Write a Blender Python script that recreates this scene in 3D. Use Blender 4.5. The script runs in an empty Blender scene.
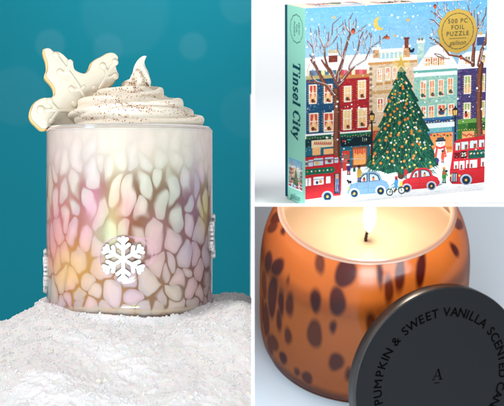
import bpy, bmesh, math, random
import numpy as np
from mathutils import Vector, Matrix, noise
from mathutils.bvhtree import BVHTree
random.seed(7); rng = np.random.default_rng(7)
C = bpy.context.scene.collection
SC = bpy.context.scene
# ------------------------------------------------------------------ camera
F, CX, CY = 2000.0, 253.0, 205.0            # focal length and principal point in photo pixels
cd = bpy.data.cameras.new('camera'); cam = bpy.data.objects.new('camera', cd); C.objects.link(cam)
cam.rotation_euler = (math.radians(90), 0, 0)
cd.sensor_width = 36.0; cd.lens = F*36/504
cd.shift_x = -(CX-252)/504; cd.shift_y = (CY-203)/504
cd.clip_start = .02; cd.clip_end = 50
cd.dof.use_dof = True; cd.dof.focus_distance = 1.07; cd.dof.aperture_fstop = (cd.lens/1000)/0.0050
SC.camera = cam
# ------------------------------------------------------------------ world and unseen lamps placed to light the bays
W = bpy.data.worlds.new('World'); SC.world = W; W.use_nodes = True
W.node_tree.nodes['Background'].inputs[0].default_value = (.93, .96, 1, 1)
W.node_tree.nodes['Background'].inputs[1].default_value = .29
SC.view_settings.view_transform = 'Standard'; SC.view_settings.look = 'None'; SC.view_settings.exposure = 0
def area(name, loc, target, size, power, col=(1, 1, 1), sy=None):
    l = bpy.data.lights.new(name, 'AREA'); l.shape = 'RECTANGLE'; l.size = size; l.size_y = sy or size
    l.energy = power; l.color = col
    o = bpy.data.objects.new(name, l); C.objects.link(o); o.location = loc
    o.rotation_euler = (Vector(target)-Vector(loc)).to_track_quat('-Z', 'Y').to_euler(); return o
area('key_lamp', (-.95, .75, 1.05), (-.07, 1.1, -.03), .22, 1.35, (1, .955, .91)).data.spread = math.radians(60)
area('fill_lamp', (-.30, .10, .12), (-.07, 1.1, -.05), .40, .86, (1, .97, .95))
area('backdrop_lamp', (-.06, 1.62, .40), (-.08, 1.9, .17), .12, 1.25, (.97, .98, 1))
area('paper_sweep_lamp', (.27, .78, .46), (.09, 1.06, .03), .22, 2.3)
area('front_lamp', (.50, -.1, .30), (.08, 1.0, .05), .5, .9)
area('candle_side_lamp', (.55, .55, -.42), (.08, 1.36, -.08), .5, 10.0, (.80, .92, 1))
area('candle_low_fill', (.04, .25, -.40), (.06, 1.36, -.10), .4, 12.5, (.80, .92, 1))  # unseen fill added to brighten the tabletop round the candle

# ------------------------------------------------------------------ helpers
def s2l(c):
    c = np.asarray(c, float)/255.0
    return np.where(c <= .04045, c/12.92, ((c+.055)/1.055)**2.4)
def hexl(*c): return tuple(float(x) for x in s2l(c))
def P(px, py, Y): return Vector(((px-CX)/F*Y, Y, -(py-CY)/F*Y))
def mat(name, col, rough=.5, noise_amt=.0, nscale=400, bump=0, bscale=800, **kw):
    m = bpy.data.materials.new(name); m.use_nodes = True; nt = m.node_tree; b = nt.nodes['Principled BSDF']
    b.inputs['Roughness'].default_value = rough
    for k, v in kw.items(): b.inputs[k.replace('_', ' ')].default_value = v
    if isinstance(col, str):
        a = nt.nodes.new('ShaderNodeVertexColor'); a.layer_name = col; src = a.outputs['Color']
    else:
        a = nt.nodes.new('ShaderNodeRGB'); a.outputs[0].default_value = (*col[:3], 1); src = a.outputs[0]
    tc = nt.nodes.new('ShaderNodeTexCoord')
    if noise_amt:
        n = nt.nodes.new('ShaderNodeTexNoise'); n.inputs['Scale'].default_value = nscale; n.inputs['Detail'].default_value = 6
        nt.links.new(tc.outputs['Object'], n.inputs['Vector'])
        r = nt.nodes.new('ShaderNodeMapRange'); r.inputs['To Min'].default_value = 1-noise_amt; r.inputs['To Max'].default_value = 1+noise_amt
        nt.links.new(n.outputs['Fac'], r.inputs['Value'])
        mx = nt.nodes.new('ShaderNodeVectorMath'); mx.operation = 'SCALE'
        nt.links.new(src, mx.inputs[0]); nt.links.new(r.outputs[0], mx.inputs['Scale']); src = mx.outputs[0]
    nt.links.new(src, b.inputs['Base Color'])
    if bump:
        n = nt.nodes.new('ShaderNodeTexNoise'); n.inputs['Scale'].default_value = bscale; n.inputs['Detail'].default_value = 4
        nt.links.new(tc.outputs['Object'], n.inputs['Vector'])
        bp = nt.nodes.new('ShaderNodeBump'); bp.inputs['Strength'].default_value = bump; bp.inputs['Distance'].default_value = .0005
        nt.links.new(n.outputs['Fac'], bp.inputs['Height']); nt.links.new(bp.outputs[0], b.inputs['Normal'])
    return m
def link(name, me, m, parent=None, smooth=True, M=None):
    o = bpy.data.objects.new(name, me); C.objects.link(o)
    if m: me.materials.append(m)
    if parent: o.parent = parent
    if M is not None: o.matrix_local = M
    if smooth:
        me.polygons.foreach_set('use_smooth', [True]*len(me.polygons))
    return o
def tag(o, label=None, cat=None, group=None, kind=None):
    for k, v in (('label', label), ('category', cat), ('group', group), ('kind', kind)):
        if v: o[k] = v
    return o
def thing(name, label, cat, M, group=None):
    o = bpy.data.objects.new(name, None); C.objects.link(o); o.matrix_world = M; o.empty_display_size = .01
    return tag(o, label, cat, group)
def grid_mesh(name, V, wrap=False, col=None, flip=False):
    """V: (m,n,3) array -> quad mesh, wrap joins the last column to the first; col (m,n,3) linear colours"""
    m, n, _ = V.shape
    idx = np.arange(m*n).reshape(m, n)
    if wrap: idx = np.concatenate([idx, idx[:, :1]], 1)
    q = np.stack([idx[:-1, :-1], idx[:-1, 1:], idx[1:, 1:], idx[1:, :-1]], -1).reshape(-1, 4)
    if flip: q = q[:, ::-1]
    me = bpy.data.meshes.new(name); me.vertices.add(m*n); me.vertices.foreach_set('co', V.reshape(-1).astype(np.float32))
    me.loops.add(q.size); me.loops.foreach_set('vertex_index', q.reshape(-1).astype(np.int32))
    me.polygons.add(len(q)); me.polygons.foreach_set('loop_start', np.arange(0, q.size, 4, dtype=np.int32))
    me.update(calc_edges=True)
    if col is not None:
        a = me.color_attributes.new('paint', 'FLOAT_COLOR', 'POINT')
        a.data.foreach_set('color', np.concatenate([col.reshape(-1, 3), np.ones((m*n, 1))], 1).astype(np.float32).reshape(-1))
    return me
def bm_mesh(bm, name='mesh'):
    me = bpy.data.meshes.new(name); bm.normal_update(); bm.to_mesh(me); bm.free(); return me
def box_bm(bm, lo, hi, bev=0):
    r = bmesh.ops.create_cube(bm, size=1)
    for v in r['verts']:
        v.co = Vector([(lo[i]+hi[i])/2 + v.co[i]*(hi[i]-lo[i]) for i in range(3)])
    if bev:
        es = list({e for v in r['verts'] for e in v.link_edges})
        bmesh.ops.bevel(bm, geom=es, offset=bev, segments=3, affect='EDGES', profile=.6)
def lathe(profile, n=96):
    """profile [(r,z)] -> mesh"""
    p = np.array(profile, float); t = np.linspace(0, 2*np.pi, n, endpoint=False)
    V = np.zeros((len(p), n, 3)); V[..., 0] = p[:, :1]*np.cos(t); V[..., 1] = p[:, :1]*np.sin(t); V[..., 2] = p[:, 1:2]
    return V
def smooth_profile(pts, n=80):
    """Catmull-Rom through points"""
    pts = [pts[0]]+list(pts)+[pts[-1]]; out = []
    k = len(pts)-3
    for i in range(k):
        a, b, c, d = [np.array(q, float) for q in pts[i:i+4]]
        for s in np.linspace(0, 1, max(2, n//k), endpoint=(i == k-1)):
            out.append(.5*((2*b)+(c-a)*s+(2*a-5*b+4*c-d)*s*s+(3*b-a-3*c+d)*s**3))
    return out
def resample(p, n):
    p = np.array(p, float); L = np.concatenate([[0], np.cumsum(np.hypot(*np.diff(p, axis=0).T))]); t = np.linspace(0, L[-1], n)
    return np.stack([np.interp(t, L, p[:, 0]), np.interp(t, L, p[:, 1])], -1)
def prism(bm, pts, y0, y1):
    """extrude closed outline (x,z) between y0 (front) and y1"""
    a = [bm.verts.new((x, y0, z)) for x, z in pts]; b = [bm.verts.new((x, y1, z)) for x, z in pts]
    n = len(pts); fs = [bm.faces.new(a), bm.faces.new(b[::-1])]
    for i in range(n): fs.append(bm.faces.new((a[i], b[i], b[(i+1) % n], a[(i+1) % n])))
    return fs
def frame(o, x, y, z):
    M = Matrix.Identity(4)
    for i, v in enumerate((x, y, z)):
        for j in range(3): M[j][i] = v[j]
    for j in range(3): M[j][3] = o[j]
    return M
def text_mesh(s, size, shear=0, bold=0, align='CENTER', spacing=1.0, extrude=0):
    cu = bpy.data.curves.new('t', 'FONT'); cu.body = s; cu.size = size; cu.shear = shear; cu.offset = bold
    cu.align_x = align; cu.align_y = 'CENTER'; cu.space_character = spacing; cu.resolution_u = 6; cu.extrude = extrude
    o = bpy.data.objects.new('t', cu); C.objects.link(o)
    dg = bpy.context.evaluated_depsgraph_get(); me = bpy.data.meshes.new_from_object(o.evaluated_get(dg))
    bpy.data.objects.remove(o); bpy.data.curves.remove(cu); return me
def join_meshes(items):
    """items: [(mesh, matrix)] -> one mesh"""
    bm = bmesh.new()
    for me, M in items:
        t = me.copy(); t.transform(M); bm.from_mesh(t); bpy.data.meshes.remove(t)
    return bm_mesh(bm)

# ------------------------------------------------------------------ setting: divider boards, backdrops
white_board = mat('painted_board', (.86, .86, .86), .6, .02)
bm = bmesh.new(); box_bm(bm, (-.000425, .85, -.40), (.000425, 1.90, .40))
tag(link('partition_wall', bm_mesh(bm), white_board, smooth=False), 'thin white upright board between the tumbler bay and the bays of box and candle', 'partition')
bm = bmesh.new(); box_bm(bm, (.000425, .85, -.000425), (.30, .965, .000425))
tag(link('shelf_board', bm_mesh(bm), white_board, smooth=False), 'thin white level board between puzzle box above and candle below', 'shelf')

# teal backdrop with faint out-of-focus light discs painted into its colour
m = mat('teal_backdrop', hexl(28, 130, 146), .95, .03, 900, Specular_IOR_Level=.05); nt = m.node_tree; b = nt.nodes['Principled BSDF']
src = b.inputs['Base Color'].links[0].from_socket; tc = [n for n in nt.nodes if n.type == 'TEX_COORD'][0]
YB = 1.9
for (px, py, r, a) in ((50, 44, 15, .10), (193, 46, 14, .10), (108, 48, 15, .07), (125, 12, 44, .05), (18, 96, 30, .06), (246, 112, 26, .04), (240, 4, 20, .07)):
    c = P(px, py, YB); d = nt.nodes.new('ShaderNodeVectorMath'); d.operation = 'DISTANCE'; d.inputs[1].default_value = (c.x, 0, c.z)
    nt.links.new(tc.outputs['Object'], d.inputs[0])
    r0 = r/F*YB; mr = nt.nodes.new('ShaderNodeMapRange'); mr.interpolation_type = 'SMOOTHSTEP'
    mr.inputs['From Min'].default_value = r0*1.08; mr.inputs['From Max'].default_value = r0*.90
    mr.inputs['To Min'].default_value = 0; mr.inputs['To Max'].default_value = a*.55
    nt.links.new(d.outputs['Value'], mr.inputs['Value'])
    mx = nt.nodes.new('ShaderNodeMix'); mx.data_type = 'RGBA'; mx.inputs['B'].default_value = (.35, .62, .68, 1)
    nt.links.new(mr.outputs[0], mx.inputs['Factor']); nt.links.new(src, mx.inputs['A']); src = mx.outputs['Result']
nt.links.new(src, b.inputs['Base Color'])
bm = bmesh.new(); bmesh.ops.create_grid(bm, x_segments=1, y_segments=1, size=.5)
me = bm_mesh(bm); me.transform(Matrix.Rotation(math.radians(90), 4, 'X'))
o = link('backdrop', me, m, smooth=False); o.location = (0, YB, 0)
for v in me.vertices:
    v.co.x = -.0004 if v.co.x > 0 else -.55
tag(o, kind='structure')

# white seamless paper behind and below the box: pose of the box solved from its corners
RB = Matrix(((0.918717355, -0.394875451, -0.005639155), (0.385890131, 0.900664433, -0.19973079), (0.08394777, 0.181320044, 0.979834585)))
TB = Vector((.0255305544, .977253235, -.000673964)); WB, DB, HB = .1, .02527, .0969271
MB = Matrix.Translation(TB) @ RB.to_4x4()
up = RB.col[2]; slope = -up.y/up.z; slx = -up.x/up.z
ys = [.9835, 1.0, 1.03, 1.055]; prof = [(y, TB.z+slope*(y-TB.y)-.00005) for y in ys]
a0 = math.atan(slope); r = .05; cyy, czz = prof[-1][0]-r*math.sin(a0), prof[-1][1]+r*math.cos(a0)
for i in range(1, 17):
    a = a0+(math.radians(88)-a0)*i/16; prof.append((cyy+r*math.sin(a), czz-r*math.cos(a)))
prof.append((prof[-1][0]+.004, .36))
xs = np.linspace(.0005, .34, 12); V = np.zeros((len(prof), 12, 3))
for i, (y, z) in enumerate(prof):
    V[i, :, 0] = xs; V[i, :, 1] = y; V[i, :, 2] = z+(slx*(xs-TB.x) if i < 10 else 0)
V[0, :, 2] = np.maximum(V[0, :, 2], .0002)
tag(link('seamless_paper', grid_mesh('sweep', V), mat('white_paper', (.9, .9, .9), .7, .01)), kind='structure')

# ground plane of the candle
E37 = math.radians(37); u = Vector((0, -math.sin(E37), math.cos(E37))); g = Vector((0, math.cos(E37), math.sin(E37)))
JB = Vector((.0722, 1.334, -.0934))
MJ = frame(JB, Vector((1, 0, 0)), g, u)
V = np.zeros((20, 20, 3)); xs = np.linspace(-.074, .35, 20); yy = np.linspace(-.26, .30, 20)
V[..., 0] = xs[None, :]; V[..., 1] = yy[:, None]
tag(link('tabletop', grid_mesh('ground', V), mat('pale_blue_tabletop', hexl(234, 242, 250), .55, .015, 60), M=MJ), kind='structure')

# ------------------------------------------------------------------ tumbler bay
YM = 1.10; S = YM/F
RM = .0457; MX = (129.5-CX)*S; ZT = .0423; ZBm = -.0605; HM = ZT-ZBm
MM = Matrix.Translation((MX, YM, ZBm))
mug = thing('glass_tumbler', 'iridescent pastel petal patterned tumbler standing in snow', 'tumbler', MM)
nt_, nz_ = 1500, 460
outer = smooth_profile([(.0405, .0), (.0435, .0012), (.0450, .0050), (.0455, .012), (.0457, .05), (.0456, HM-.006), (.0456, HM-.0022), (.0450, HM-.0006), (.0443, HM)], 460)
outer = resample(outer, 620); n_o = len(outer)
th = np.linspace(-np.pi, np.pi, nt_, endpoint=False)
TH, ZZ = np.meshgrid(th, outer[:, 1])
RR = outer[:, 0][:, None]*np.ones_like(TH)
# theta=0 faces the camera (-Y), positive to the right
XS = TH*RM/S                                  # arc length in photo pixels
YP = CY-(ZZ+ZBm)/S                            # height in photo pixels
seeds = []
y = 118.0
while y < 335:
    hgt = np.interp(y, [130, 200, 240, 320], [25, 35, 25, 18]); wdt = np.interp(y, [130, 200, 240, 320], [14, 16.5, 18.5, 18.5])
    per = 2*np.pi*RM/S; k = int(round(per/wdt)); off = rng.uniform(0, wdt)
    for i in range(k):
        seeds.append((-per/2+off+i*per/k+rng.uniform(-.38, .38)*wdt, y+rng.uniform(-.42, .42)*hgt, rng.uniform(-.5, .5), rng.uniform(0, 1), rng.uniform(.86, 1.2)))
    y += hgt*.78
seeds = np.array(seeds)
wx = np.array([noise.noise(Vector((a*.05, 3.1, 0))) for a in np.linspace(-200, 200, 200)])
XSw = XS+3*np.interp(YP*1.3+XS*.2, np.linspace(-200, 400, 200), wx)
YPw = YP+4*np.interp(XS*1.1, np.linspace(-200, 200, 200), wx)
W1 = np.sin(XSw*.19+YPw*.11)+np.sin(XSw*.11-YPw*.17+1.3)+.6*np.sin(XSw*.43+YPw*.29+.6); W2 = np.sin(XSw*.16-YPw*.13+2.1)+np.sin(XSw*.09+YPw*.21)+.6*np.sin(XSw*.37-YPw*.31)
XSw = XSw+.85*W1; YPw = YPw+1.5*W2
F1 = np.full(XS.shape, 1e9); F2 = F1.copy(); F3 = F1.copy(); I1 = np.zeros(XS.shape, int)
asp = np.interp(YP, [130, 190, 220, 250, 320], [.56, .42, .48, .78, .95])
per = 2*np.pi*RM/S
for i, (sx, sy, tl, _, wg) in enumerate(seeds):
    rows = np.where(np.abs(YP[:, 0]-sy) < 60)[0]
    if not len(rows): continue
    r0, r1 = rows[0], rows[-1]+1
    dx = XSw[r0:r1]-sx; dx = (dx+per/2) % per-per/2; dy = YPw[r0:r1]-sy
    dx = dx+tl*dy*.35
    d = np.sqrt(dx**2+(dy*asp[r0:r1])**2)*wg
    f1, f2, f3 = F1[r0:r1], F2[r0:r1], F3[r0:r1]
    new = d < f1
    F3[r0:r1] = np.where(d < f2, f2, np.minimum(f3, d)); F2[r0:r1] = np.where(new, f1, np.minimum(f2, d)); I1[r0:r1] = np.where(new, i, I1[r0:r1]); F1[r0:r1] = np.where(new, d, f1)
TT = np.interp(YP, [130, 190, 250, 320], [2.5, 3.6, 3.0, 2.4])
edge = -TT*np.log(np.exp(-(F2-F1)/TT)+np.exp(-(F3-F1)/TT))+TT*.30     # rounds the corners of the petals
def field(pts, X, Y):
    """smooth blend of colours placed at points (x,y,radius,rgb,weight)"""
    num = np.zeros(X.shape+(3,)); den = np.zeros(X.shape)
    for x, y, r, c, w in pts:
        k = w*np.exp(-((X-x)**2+(Y-y)**2)/(2*r*r)); num += k[..., None]*s2l(c); den += k
    return num/den[..., None]
XA = XS                                       # arc px from the front line; front spans about -130..130
A = lambda px: math.asin(max(-1, min(1, (px-129.5)/83.2)))*83.2
petal = field([(A(60), 150, 26, (246, 226, 222), 1), (A(100), 145, 26, (238, 230, 222), 1), (A(150), 145, 30, (232, 224, 212), 1), (A(200), 150, 26, (228, 222, 210), 1),
    (A(58), 195, 18, (232, 205, 190), 1), (A(62), 228, 18, (238, 178, 186), 1), (A(90), 200, 16, (206, 222, 200), 1), (A(96), 215, 12, (240, 176, 196), 1.3), (A(85), 245, 14, (226, 190, 190), 1), (A(122), 190, 14, (222, 226, 205), 1),
    (A(130), 205, 12, (232, 176, 186), 1), (A(118), 220, 10, (200, 214, 178), 1), (A(150), 190, 14, (210, 214, 200), 1), (A(150), 225, 16, (206, 186, 176), 1), (A(175), 200, 16, (196, 190, 180), 1), (A(195), 190, 12, (176, 160, 188), 1.2), (A(205), 205, 10, (214, 206, 150), 1),
    (A(75), 268, 17, (242, 200, 138), 1.5), (A(58), 252, 12, (240, 176, 150), 1.2), (A(100), 285, 16, (222, 200, 188), 1), (A(75), 300, 14, (196, 176, 192), 1.1), (A(52), 285, 10, (190, 196, 192), 1), (A(130), 295, 16, (206, 186, 198), 1), (A(160), 250, 15, (206, 176, 172), 1), (A(165), 280, 15, (206, 184, 176), 1),
    (A(190), 240, 15, (188, 170, 176), 1), (A(195), 275, 16, (190, 166, 160), 1), (A(208), 250, 12, (196, 180, 176), 1), (150, 220, 60, (200, 180, 180), .2), (-150, 220, 60, (215, 190, 180), .2)], XA, YP)
gapc = field([(A(60), 150, 30, (232, 208, 200), 1), (A(150), 145, 34, (218, 200, 176), 1), (A(200), 150, 26, (214, 204, 186), 1), (A(55), 190, 16, (206, 130, 110), 1), (A(60), 225, 18, (222, 140, 140), 1), (A(100), 190, 12, (160, 92, 92), 1.2), (A(95), 225, 14, (186, 130, 118), 1),
    (A(135), 195, 16, (120, 78, 62), 1.5), (A(130), 222, 14, (150, 96, 70), 1), (A(165), 195, 14, (116, 84, 66), 1.4), (A(185), 200, 12, (128, 66, 96), 1.2), (A(205), 195, 10, (130, 96, 60), 1), (A(80), 262, 18, (216, 158, 96), 1.3), (A(60), 290, 14, (176, 130, 110), 1), (A(110), 280, 16, (180, 138, 112), 1),
    (A(165), 240, 16, (140, 92, 96), 1), (A(170), 280, 18, (146, 108, 88), 1), (A(200), 245, 16, (136, 90, 88), 1), (A(200), 280, 16, (128, 92, 76), 1), (150, 220, 60, (130, 90, 80), .2), (-150, 220, 60, (160, 110, 90), .2)], XA, YP)
gw = np.interp(YP, [128, 150, 185, 215, 250, 320], [.7, 1.0, 2.2, 1.9, 1.3, 1.1])*(.35+1.15*np.sin(XS*.11+YP*.07)**2)
gf = 1-np.clip((edge-gw*.25)/(gw*1.9), 0, 1); gf = gf*gf*(3-2*gf)
strength = np.interp(YP+6*np.sin(XS*.05), [128, 150, 165, 180, 200, 320], [.05, .14, .36, .95, 1.0, .9])
gf = gf*strength
hue = seeds[I1, 3][..., None]
tint = np.where(hue < .25, s2l((238, 190, 204)), np.where(hue < .5, s2l((205, 224, 206)), np.where(hue < .75, s2l((236, 226, 214)), s2l((206, 200, 224)))))
pc = petal*.88+tint*.12
lum = pc.mean(-1, keepdims=True); pc = np.clip(lum+(pc-lum)*1.35, 0, 1)
lum = gapc.mean(-1, keepdims=True); gapc = np.clip(lum*.80+(gapc-lum)*1.05, 0, 1)
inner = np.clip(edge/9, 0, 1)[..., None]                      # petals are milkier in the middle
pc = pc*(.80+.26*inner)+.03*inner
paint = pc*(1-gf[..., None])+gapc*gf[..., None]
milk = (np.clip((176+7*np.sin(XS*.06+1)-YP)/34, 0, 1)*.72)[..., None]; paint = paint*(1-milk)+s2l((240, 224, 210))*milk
# warm iridescent veil
for (x, y, rx, ry, c, w) in ((A(72), 262, 22, 10, (255, 214, 140), .30), (A(60), 235, 14, 22, (250, 160, 160), .28), (A(105), 222, 9, 20, (190, 235, 190), .25), (A(99), 205, 8, 22, (255, 160, 200), .42), (A(128), 208, 8, 16, (245, 150, 160), .32), (A(112), 235, 9, 12, (200, 235, 190), .3), (A(52), 200, 6, 16, (255, 240, 170), .25), (A(118), 215, 6, 22, (255, 240, 160), .22), (A(197), 185, 5, 26, (190, 140, 190), .22), (A(206), 215, 5, 14, (250, 230, 120), .35), (A(160), 235, 7, 20, (235, 150, 190), .25)):
    k = w*np.exp(-((XA-x)**2/(2*rx*rx)+(YP-y)**2/(2*ry*ry))); paint = paint*(1-k[..., None])+s2l(c)*k[..., None]
# moulded swirl rings round the front snowflake; painted refraction bands of clear base
rr_ = np.hypot((XS-1)/1.25, (YP-254)*1.12); ringk = np.exp(-((rr_-21)/1.1)**2)*.55*(YP < 262)
paint = paint*(1-ringk[..., None])+s2l((236, 190, 214))*ringk[..., None]
rr2 = np.hypot(XS-18, YP-250); k2 = np.exp(-((rr2-13)/.9)**2)*.5*(XS > 10)
paint = paint*(1-k2[..., None])+s2l((248, 180, 210))*k2[..., None]
bb = np.clip((YP-303-1.5*np.sin(XS*.07)-1.2*np.sin(XS*.31))/3, 0, 1); n1 = .5+.5*np.sin(XS*.16+2*np.sin(XS*.05)+YP*.12)
basec = s2l((196, 170, 150))*n1[..., None]+s2l((200, 196, 190))*(1-n1[..., None])
paint = paint*(1-.7*bb[..., None])+basec*.7*bb[..., None]
for yy0, wd, c in ((306, 1.6, (226, 198, 168)), (310.5, 1.1, (120, 88, 76)), (314, 1.4, (214, 200, 190))):
    k = .55*np.exp(-((YP-yy0-1.3*np.sin(XS*.045))/wd)**2); paint = paint*(1-k[..., None])+s2l(c)*k[..., None]
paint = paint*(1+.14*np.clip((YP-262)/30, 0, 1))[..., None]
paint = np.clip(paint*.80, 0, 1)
relief = -.00001*gf
RRd = RR+relief
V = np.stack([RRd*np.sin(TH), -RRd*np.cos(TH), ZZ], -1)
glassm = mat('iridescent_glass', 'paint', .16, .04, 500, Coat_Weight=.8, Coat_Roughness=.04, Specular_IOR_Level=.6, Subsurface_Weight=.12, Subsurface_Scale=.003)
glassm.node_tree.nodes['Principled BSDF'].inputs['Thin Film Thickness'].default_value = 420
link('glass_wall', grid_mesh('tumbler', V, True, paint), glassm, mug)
lipm = mat('clear_lip_glass', (.88, .87, .84), .06, 0, Transmission_Weight=.55, Coat_Weight=1.0)
pr = [(.0443, HM), (.0440, HM+.0007), (.0433, HM+.0009), (.0427, HM+.0005), (.0425, HM-.001), (.0425, HM-.012), (.0, HM-.0125)]
link('rim', grid_mesh('lip', lathe(pr, 160), True, flip=True), lipm, mug)
bm = bmesh.new(); box = None
pr = [(.0, .0), (.0405, .0)]
link('base', grid_mesh('base', lathe([(.0001, -.0001), (.030, -.0001), (.0405, .0)], 96), True), glassm if False else mat('base_glass', hexl(190, 170, 160), .1), mug)
# snowflake appliques bent round the wall
def snowflake(r):
    bm = bmesh.new(); w = r*.115
    def bar(x0, z0, x1, z1, w0, w1, k):
        d = Vector((x1-x0, z1-z0)).normalized(); n = Vector((-d.y, d.x))
        N = 10; pts = []
        for i in range(N+1): t = -math.pi/2+math.pi*i/N; pts.append((x1+d.x*math.cos(t)*w1+n.x*math.sin(t)*w1, z1+d.y*math.cos(t)*w1+n.y*math.sin(t)*w1))
        for i in range(N+1): t = math.pi/2+math.pi*i/N; pts.append((x0+d.x*math.cos(t)*w0+n.x*math.sin(t)*w0, z0+d.y*math.cos(t)*w0+n.y*math.sin(t)*w0))
        prism(bm, pts, -(.0010+k*.00004), .0008)
    for k in range(6):
        a = math.radians(90+60*k); ca, sa = math.cos(a), math.sin(a)
        pt = lambda q, s: (q*r*ca-s*r*sa, q*r*sa+s*r*ca)
        bar(*pt(.05, 0), *pt(.90, 0), r*.075, r*.095, k)
        for (q, s, q2, e) in ((.86, .155, .70, .088), (.62, .235, .42, .092)):
            for sg in (1, -1):
                bar(*pt(q2, 0), *pt(q, s*sg), r*.075, r*e, k+6+(q > .7)*6+(sg > 0))
    return bm_mesh(bm)
def bent(me, R, th0, z0):
    for v in me.vertices:
        a = th0+v.co.x/R; rr = R-v.co.y
        v.co = Vector((rr*math.sin(a), -rr*math.cos(a), v.co.z+z0))
    return me
fm = mat('white_enamel', (.74, .73, .71), .35, .02, Coat_Weight=.3, Subsurface_Weight=.1, Subsurface_Scale=.001)
def flake(th0, py, lift=0):
    me = snowflake(22.5*S); bmx = bmesh.new(); bmx.from_mesh(me); bmesh.ops.subdivide_edges(bmx, edges=[e for e in bmx.edges if e.calc_length() > .003], cuts=3, use_grid_fill=False)
    bmesh.ops.triangulate(bmx, faces=bmx.faces); me = bm_mesh(bmx)
    o = link('snowflake_ornament', bent(me, RM+lift, th0, CY*S-py*S-ZBm), fm, mug, smooth=False)
    md = o.modifiers.new('round', 'BEVEL'); md.width = .00025; md.segments = 2; md.limit_method = 'ANGLE'; md.angle_limit = math.radians(50)
    return o
bossm = mat('clear_boss_glass', (.97, .94, .95), .04, 0, Transmission_Weight=1.0, IOR=1.35); bossm.node_tree.nodes['Principled BSDF'].inputs['Thin Film Thickness'].default_value = 500
t_ = np.linspace(0, 1, 24); a_ = np.linspace(0, 2*np.pi, 72, endpoint=False); T_, A_ = np.meshgrid(t_, a_, indexing='ij'); rb_ = 23.5*S
bx = T_*rb_*np.cos(A_); bz = T_*rb_*np.sin(A_); bh = RM+.00005+.0011*np.sqrt(np.clip(1-T_**2, 0, 1))*(.75+.25*T_**2); bt = bx/RM
link('glass_boss', grid_mesh('boss', np.stack([bh*np.sin(bt), -bh*np.cos(bt), bz+CY*S-257*S-ZBm], -1), True), bossm, mug)
flake(math.radians(-.5), 257, .0009); flake(math.radians(-91), 271); flake(math.radians(92), 236); flake(math.radians(180), 250)

# whipped cream: piped ribbed rope, spiralling up to a curled tip
MC = Matrix.Translation(((135-CX)*S, YM, ZT)) @ Matrix.Rotation(math.radians(4), 4, 'Y')
cream_m = mat('whipped_cream', (.93, .845, .72), .5, .015, 300, bump=.5, bscale=900, Subsurface_Weight=.35, Subsurface_Scale=.004)
cream_m.node_tree.nodes['Principled BSDF'].inputs['Subsurface Radius'].default_value = (1, .8, .6)
def rope(ctrl, ribs=6, amp=.10, twist=2.2, n=500, seg=48, ph=0):
    c = np.array(smooth_profile([np.array(q) for q in ctrl], n)); m_ = len(c)
    V = np.zeros((m_, seg, 3)); prevn = None
    for i in range(m_):
        t = Vector(c[min(i+1, m_-1), :3]-c[max(i-1, 0), :3]).normalized()
        if prevn is None: prevn = Vector((0, 0, 1))
        nn = (prevn-t*prevn.dot(t)).normalized(); bb_ = t.cross(nn); prevn = nn
        for j in range(seg):
            a = 2*math.pi*j/seg
            rr = c[i, 3]*(1+amp*math.cos(ribs*a+twist*i*12/m_+ph)+.06*noise.noise(Vector((i*.02, math.cos(a)*1.5, math.sin(a)*1.5)))+.03*noise.noise(Vector((i*.11, math.cos(a)*4, math.sin(a)*4))))
            V[i, j] = Vector(c[i, :3])+nn*math.cos(a)*rr+bb_*math.sin(a)*rr
    return V
parts_ = []
ctrl = []
TR = 3.05
for k in range(0, 37):
    t = k/36; a = math.radians(200)+t*TR*2*math.pi
    R_ = np.interp(t, [0, .3, .6, .85, 1], [.0278, .0250, .0165, .0075, .002])
    z_ = np.interp(t, [0, .3, .6, .85, 1], [-.0010, .0035, .0108, .0165, .0205])
    q_ = np.interp(t, [0, .05, .3, .6, .85, 1], [.006, .0098, .0098, .0085, .0068, .0058])
    ctrl.append((R_*math.cos(a)*1.06, R_*math.sin(a), z_, q_))
ctrl += [(.0008, -.001, .0245, .0060), (.0010, 0, .0290, .0046), (.0004, 0, .0335, .0030), (.0008, 0, .0368, .0018), (.0024, 0, .0392, .0010), (.0038, 0, .0398, .0002)]
bm = bmesh.new()
me = grid_mesh('rope', rope(ctrl, 6, .17, 4.5, 1400, 96), True); bm.from_mesh(me)
fill = bmesh.ops.create_uvsphere(bm, u_segments=48, v_segments=24, radius=1)
for v in fill['verts']: v.co = Vector((v.co.x*.033, v.co.y*.033, v.co.z*.012-.001))
fill = bmesh.ops.create_uvsphere(bm, u_segments=32, v_segments=24, radius=1)
for v in fill['verts']: v.co = Vector((v.co.x*.012, v.co.y*.012, v.co.z*.016+.008))
bmesh.ops.holes_fill(bm, edges=[e for e in bm.edges if e.is_boundary])
o = link('whipped_cream', bm_mesh(bm), cream_m, M=MC)
md = o.modifiers.new('remesh', 'REMESH'); md.mode = 'VOXEL'; md.voxel_size = .00033; md.use_smooth_shade = True
md = o.modifiers.new('sm', 'SMOOTH'); md.iterations = 3; md.factor = .5
dg = bpy.context.evaluated_depsgraph_get(); cme = bpy.data.meshes.new_from_object(o.evaluated_get(dg))
o.modifiers.clear(); o.data = cme; cme.materials.clear(); cme.materials.append(cream_m)
cme.polygons.foreach_set('use_smooth', [True]*len(cme.polygons))
cream = tag(o, 'ribbed swirl of whipped cream with a curled peak dusted with brown spice on the tumbler', 'whipped cream')
bvh = BVHTree.FromPolygons([v.co.copy() for v in cme.vertices], [tuple(p.vertices) for p in cme.polygons])
bmC = [bmesh.new(), bmesh.new(), bmesh.new()]
cnt = 0
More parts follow.
